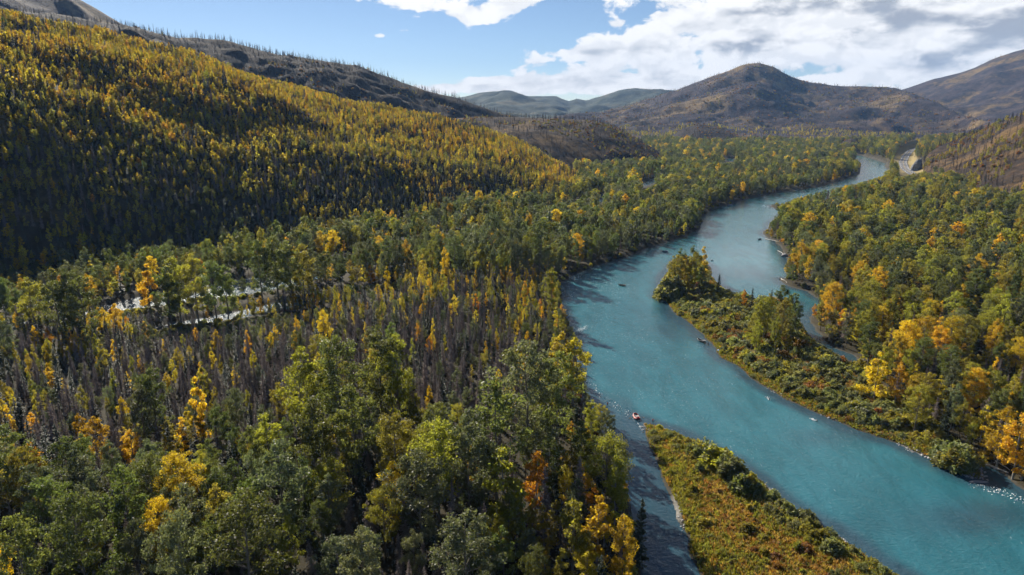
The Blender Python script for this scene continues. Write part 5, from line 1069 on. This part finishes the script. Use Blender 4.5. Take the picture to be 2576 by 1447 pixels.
def place(i):
    x, y, px, py = np.array([T['x'][i]]), np.array([T['y'][i]]), PXC[i], PYC[i]
    if inside(SPIT, x, y)[0]: return 'at the tip of the spit' if py < 1130 else 'midway along the spit' if py < 1290 else 'at the near end of the spit'
    if inside(ISLAND, x, y)[0]: return 'on the island head' if py < 755 else 'on the island above the raft' if py < 870 else 'on the island beyond the raft' if py < 1000 else 'on the long island tail' if py < 1110 else 'by the gravel bar'
    r = RAD[i]; on = lambda H: ONH[id(H)][i]
    if r > 2200: return 'on the peaked mountain' if px < 2260 else 'on the hazy mountain flank'
    if on(HILL_D) and px > 1180 and r > 1140: return 'on the bare brown knoll'
    if on(HILL_A) and r < 1330: t = HILL_A.t(x, y)[0]; return ('low' if t < .3 else 'midway up' if t < .65 else 'high') + ' on the hillside' + ('' if px > 900 else ' end' if px < 350 else ' flank')
    if on(HILL_B) and px < 1400: return 'on the burnt skyline ridge'
    if on(HILL_H): return 'on the slope above the road'
    if px > 1900 - (py - 600) * .9:
        return 'in woods below the road' if py < 560 else 'above the still pool' if px < 2120 and py < 790 else 'high in the right-bank woods' if py < 700 and px > 2350 else 'beside the slough' if px < 2260 and py > 780 else 'deep in the right-bank woods' if py < 900 else 'low in the right-bank woods'
    if py < 600: return 'on the wooded flat upstream'
    if py < 700: return 'across the rapids' if px > 1000 else 'at the hill foot'
    if py < 800: return 'beside the sparkling side channel' if px < 880 else 'at the edge of the rapids' if px > 1250 else 'in mixed wood before the rapids'
    if py < 1000: return 'at the spruce belt end' if px < 350 else 'in the grey spruce belt' if px < 720 else 'in the tall green grove' if px < 1060 else 'in the spruces by the rapids' if px < 1330 else 'on the bank above the splash' if py < 850 else 'on the bank below the splash'
    if px > 1330: return 'along the spit channel' if py < 1200 else 'on the near bank opposite the spit'
    return ('front row, ' if py > 1270 else '') + 'near wood ' + ('corner' if px < 430 else 'flank' if px < 860 else 'dark middle')
def label_plants():
    ids = [i for i, _ in THINGS]; P = np.stack([PXC[ids], PYC[ids]], 1); hs = {k: np.percentile(T['h'][[i for i in ids if T['kind'][i] == k]], [33, 67]) for k in KN if any(T['kind'][i] == k for i in ids)}
    what = lambda i: COLW[T['col'][i]] + ' ' + KINDW[T['kind'][i]]
    base, rel = {}, {}
    for q, i in enumerate(ids):
        lo, hi = hs[T['kind'][i]]; size = 'small' if T['h'][i] < lo else 'tall' if T['h'][i] > hi else 'medium'
        if T['kind'][i] == 'snag' and T['y'][i] < 300: base[i] = 'bare pale-limbed snag among yellow birches on the near bank'; rel[i] = ''; continue
        base[i] = f'{size} {what(i)} {place(i)}'
        d = np.hypot(P[:, 0] - P[q, 0], (P[:, 1] - P[q, 1]) * 1.3); best = None
        for w in np.argsort(d)[1:14]:
            if what(ids[w]) != what(i): best = ids[w]; break
        if best is None: rel[i] = ''; continue
        dx, dy = PXC[best] - PXC[i], PYC[best] - PYC[i]
        pos_ = ('left of' if dx > 0 else 'right of') if abs(dx) > abs(dy) else ('behind' if dy > 0 else 'before')
        nb = what(best); rel[i] = f', {pos_} {"an" if nb[0] in "aeiou" else "a"} {nb}'
    def groups(d):
        g = {}
        for i, v in d.items(): g.setdefault(v, []).append(i)
        return g
    lab = {}
    import re
    cnt = lambda t: len(re.findall(r"[A-Za-z']+(?:-[A-Za-z']+)*", t))
    shorten = lambda t: t if cnt(t) <= 16 else t.replace('medium ', '', 1) if t.startswith('medium ') and cnt(t) == 17 else t.replace(' the ', ' ', cnt(t) - 16)
    full = {i: shorten(base[i] + rel[i]) for i in base}
    solo = {m[0] for m in groups(base).values() if len(m) == 1}
    for v2, m2 in groups({i: base[i] if i in solo else full[i] for i in base}).items():
        if len(m2) == 1: lab[m2[0]] = v2; continue
        m2.sort(key=lambda i: PXC[i]); b0 = shorten(base[m2[0]])
        for k, i in enumerate(m2):
            e = 'leftmost such' if k == 0 else 'rightmost such' if k == len(m2) - 1 else 'middle such' if len(m2) == 3 else f'{nth(k)} from left'
            r_ = rel[i] if cnt(b0 + rel[i] + e) <= 16 else rel[i].replace(' a ', ' ').replace(' an ', ' ')
            v3 = b0 + r_ + ', ' + e
            if cnt(v3) > 16: v3 = v3.replace(' such', '')
            if cnt(v3) > 16: v3 = b0 + ', ' + e
            while cnt(v3) > 16 and ' the ' in v3: v3 = v3.replace(' the ', ' ', 1)
            lab[i] = v3
    bg = {v: sorted(m, key=lambda i: PXC[i]) for v, m in groups(base).items()}
    for v, m in groups(lab).items():
        if len(m) > 1:
            for i in m: lab[i] = shorten(base[i] + f', {nth(bg[base[i]].index(i))} of its kind from left')
    for i, o in THINGS: tag(o, lab[i], CAT[T['kind'][i]], GROUP[T['kind'][i]])
label_plants()

# ------------------------------------------------------------------ the air: pale haze in which far hills fade to blue
def haze():
    m, t = material('haze_air')
    v = t.new('ShaderNodeVolumePrincipled', inp={'Color': (0.30, 0.55, 1.0, 1), 'Density': 4.0e-5, 'Anisotropy': 0.0})
    t.new('ShaderNodeOutputMaterial', inp={'Volume': v.outputs[0]})
    x0, x1, y0, y1, z0, z1 = -9500, 9500, -3000, 11000, -8, 790
    vs = [(x, y, z) for z in (z0, z1) for y in (y0, y1) for x in (x0, x1)]
    o = link('haze', new_mesh('haze', vs, [(0, 2, 3, 1), (4, 5, 7, 6), (0, 1, 5, 4), (2, 6, 7, 3), (0, 4, 6, 2), (1, 3, 7, 5)], [m]))
    tag(o, 'thin blue haze filling the valley air', 'haze', None, 'stuff')
haze()
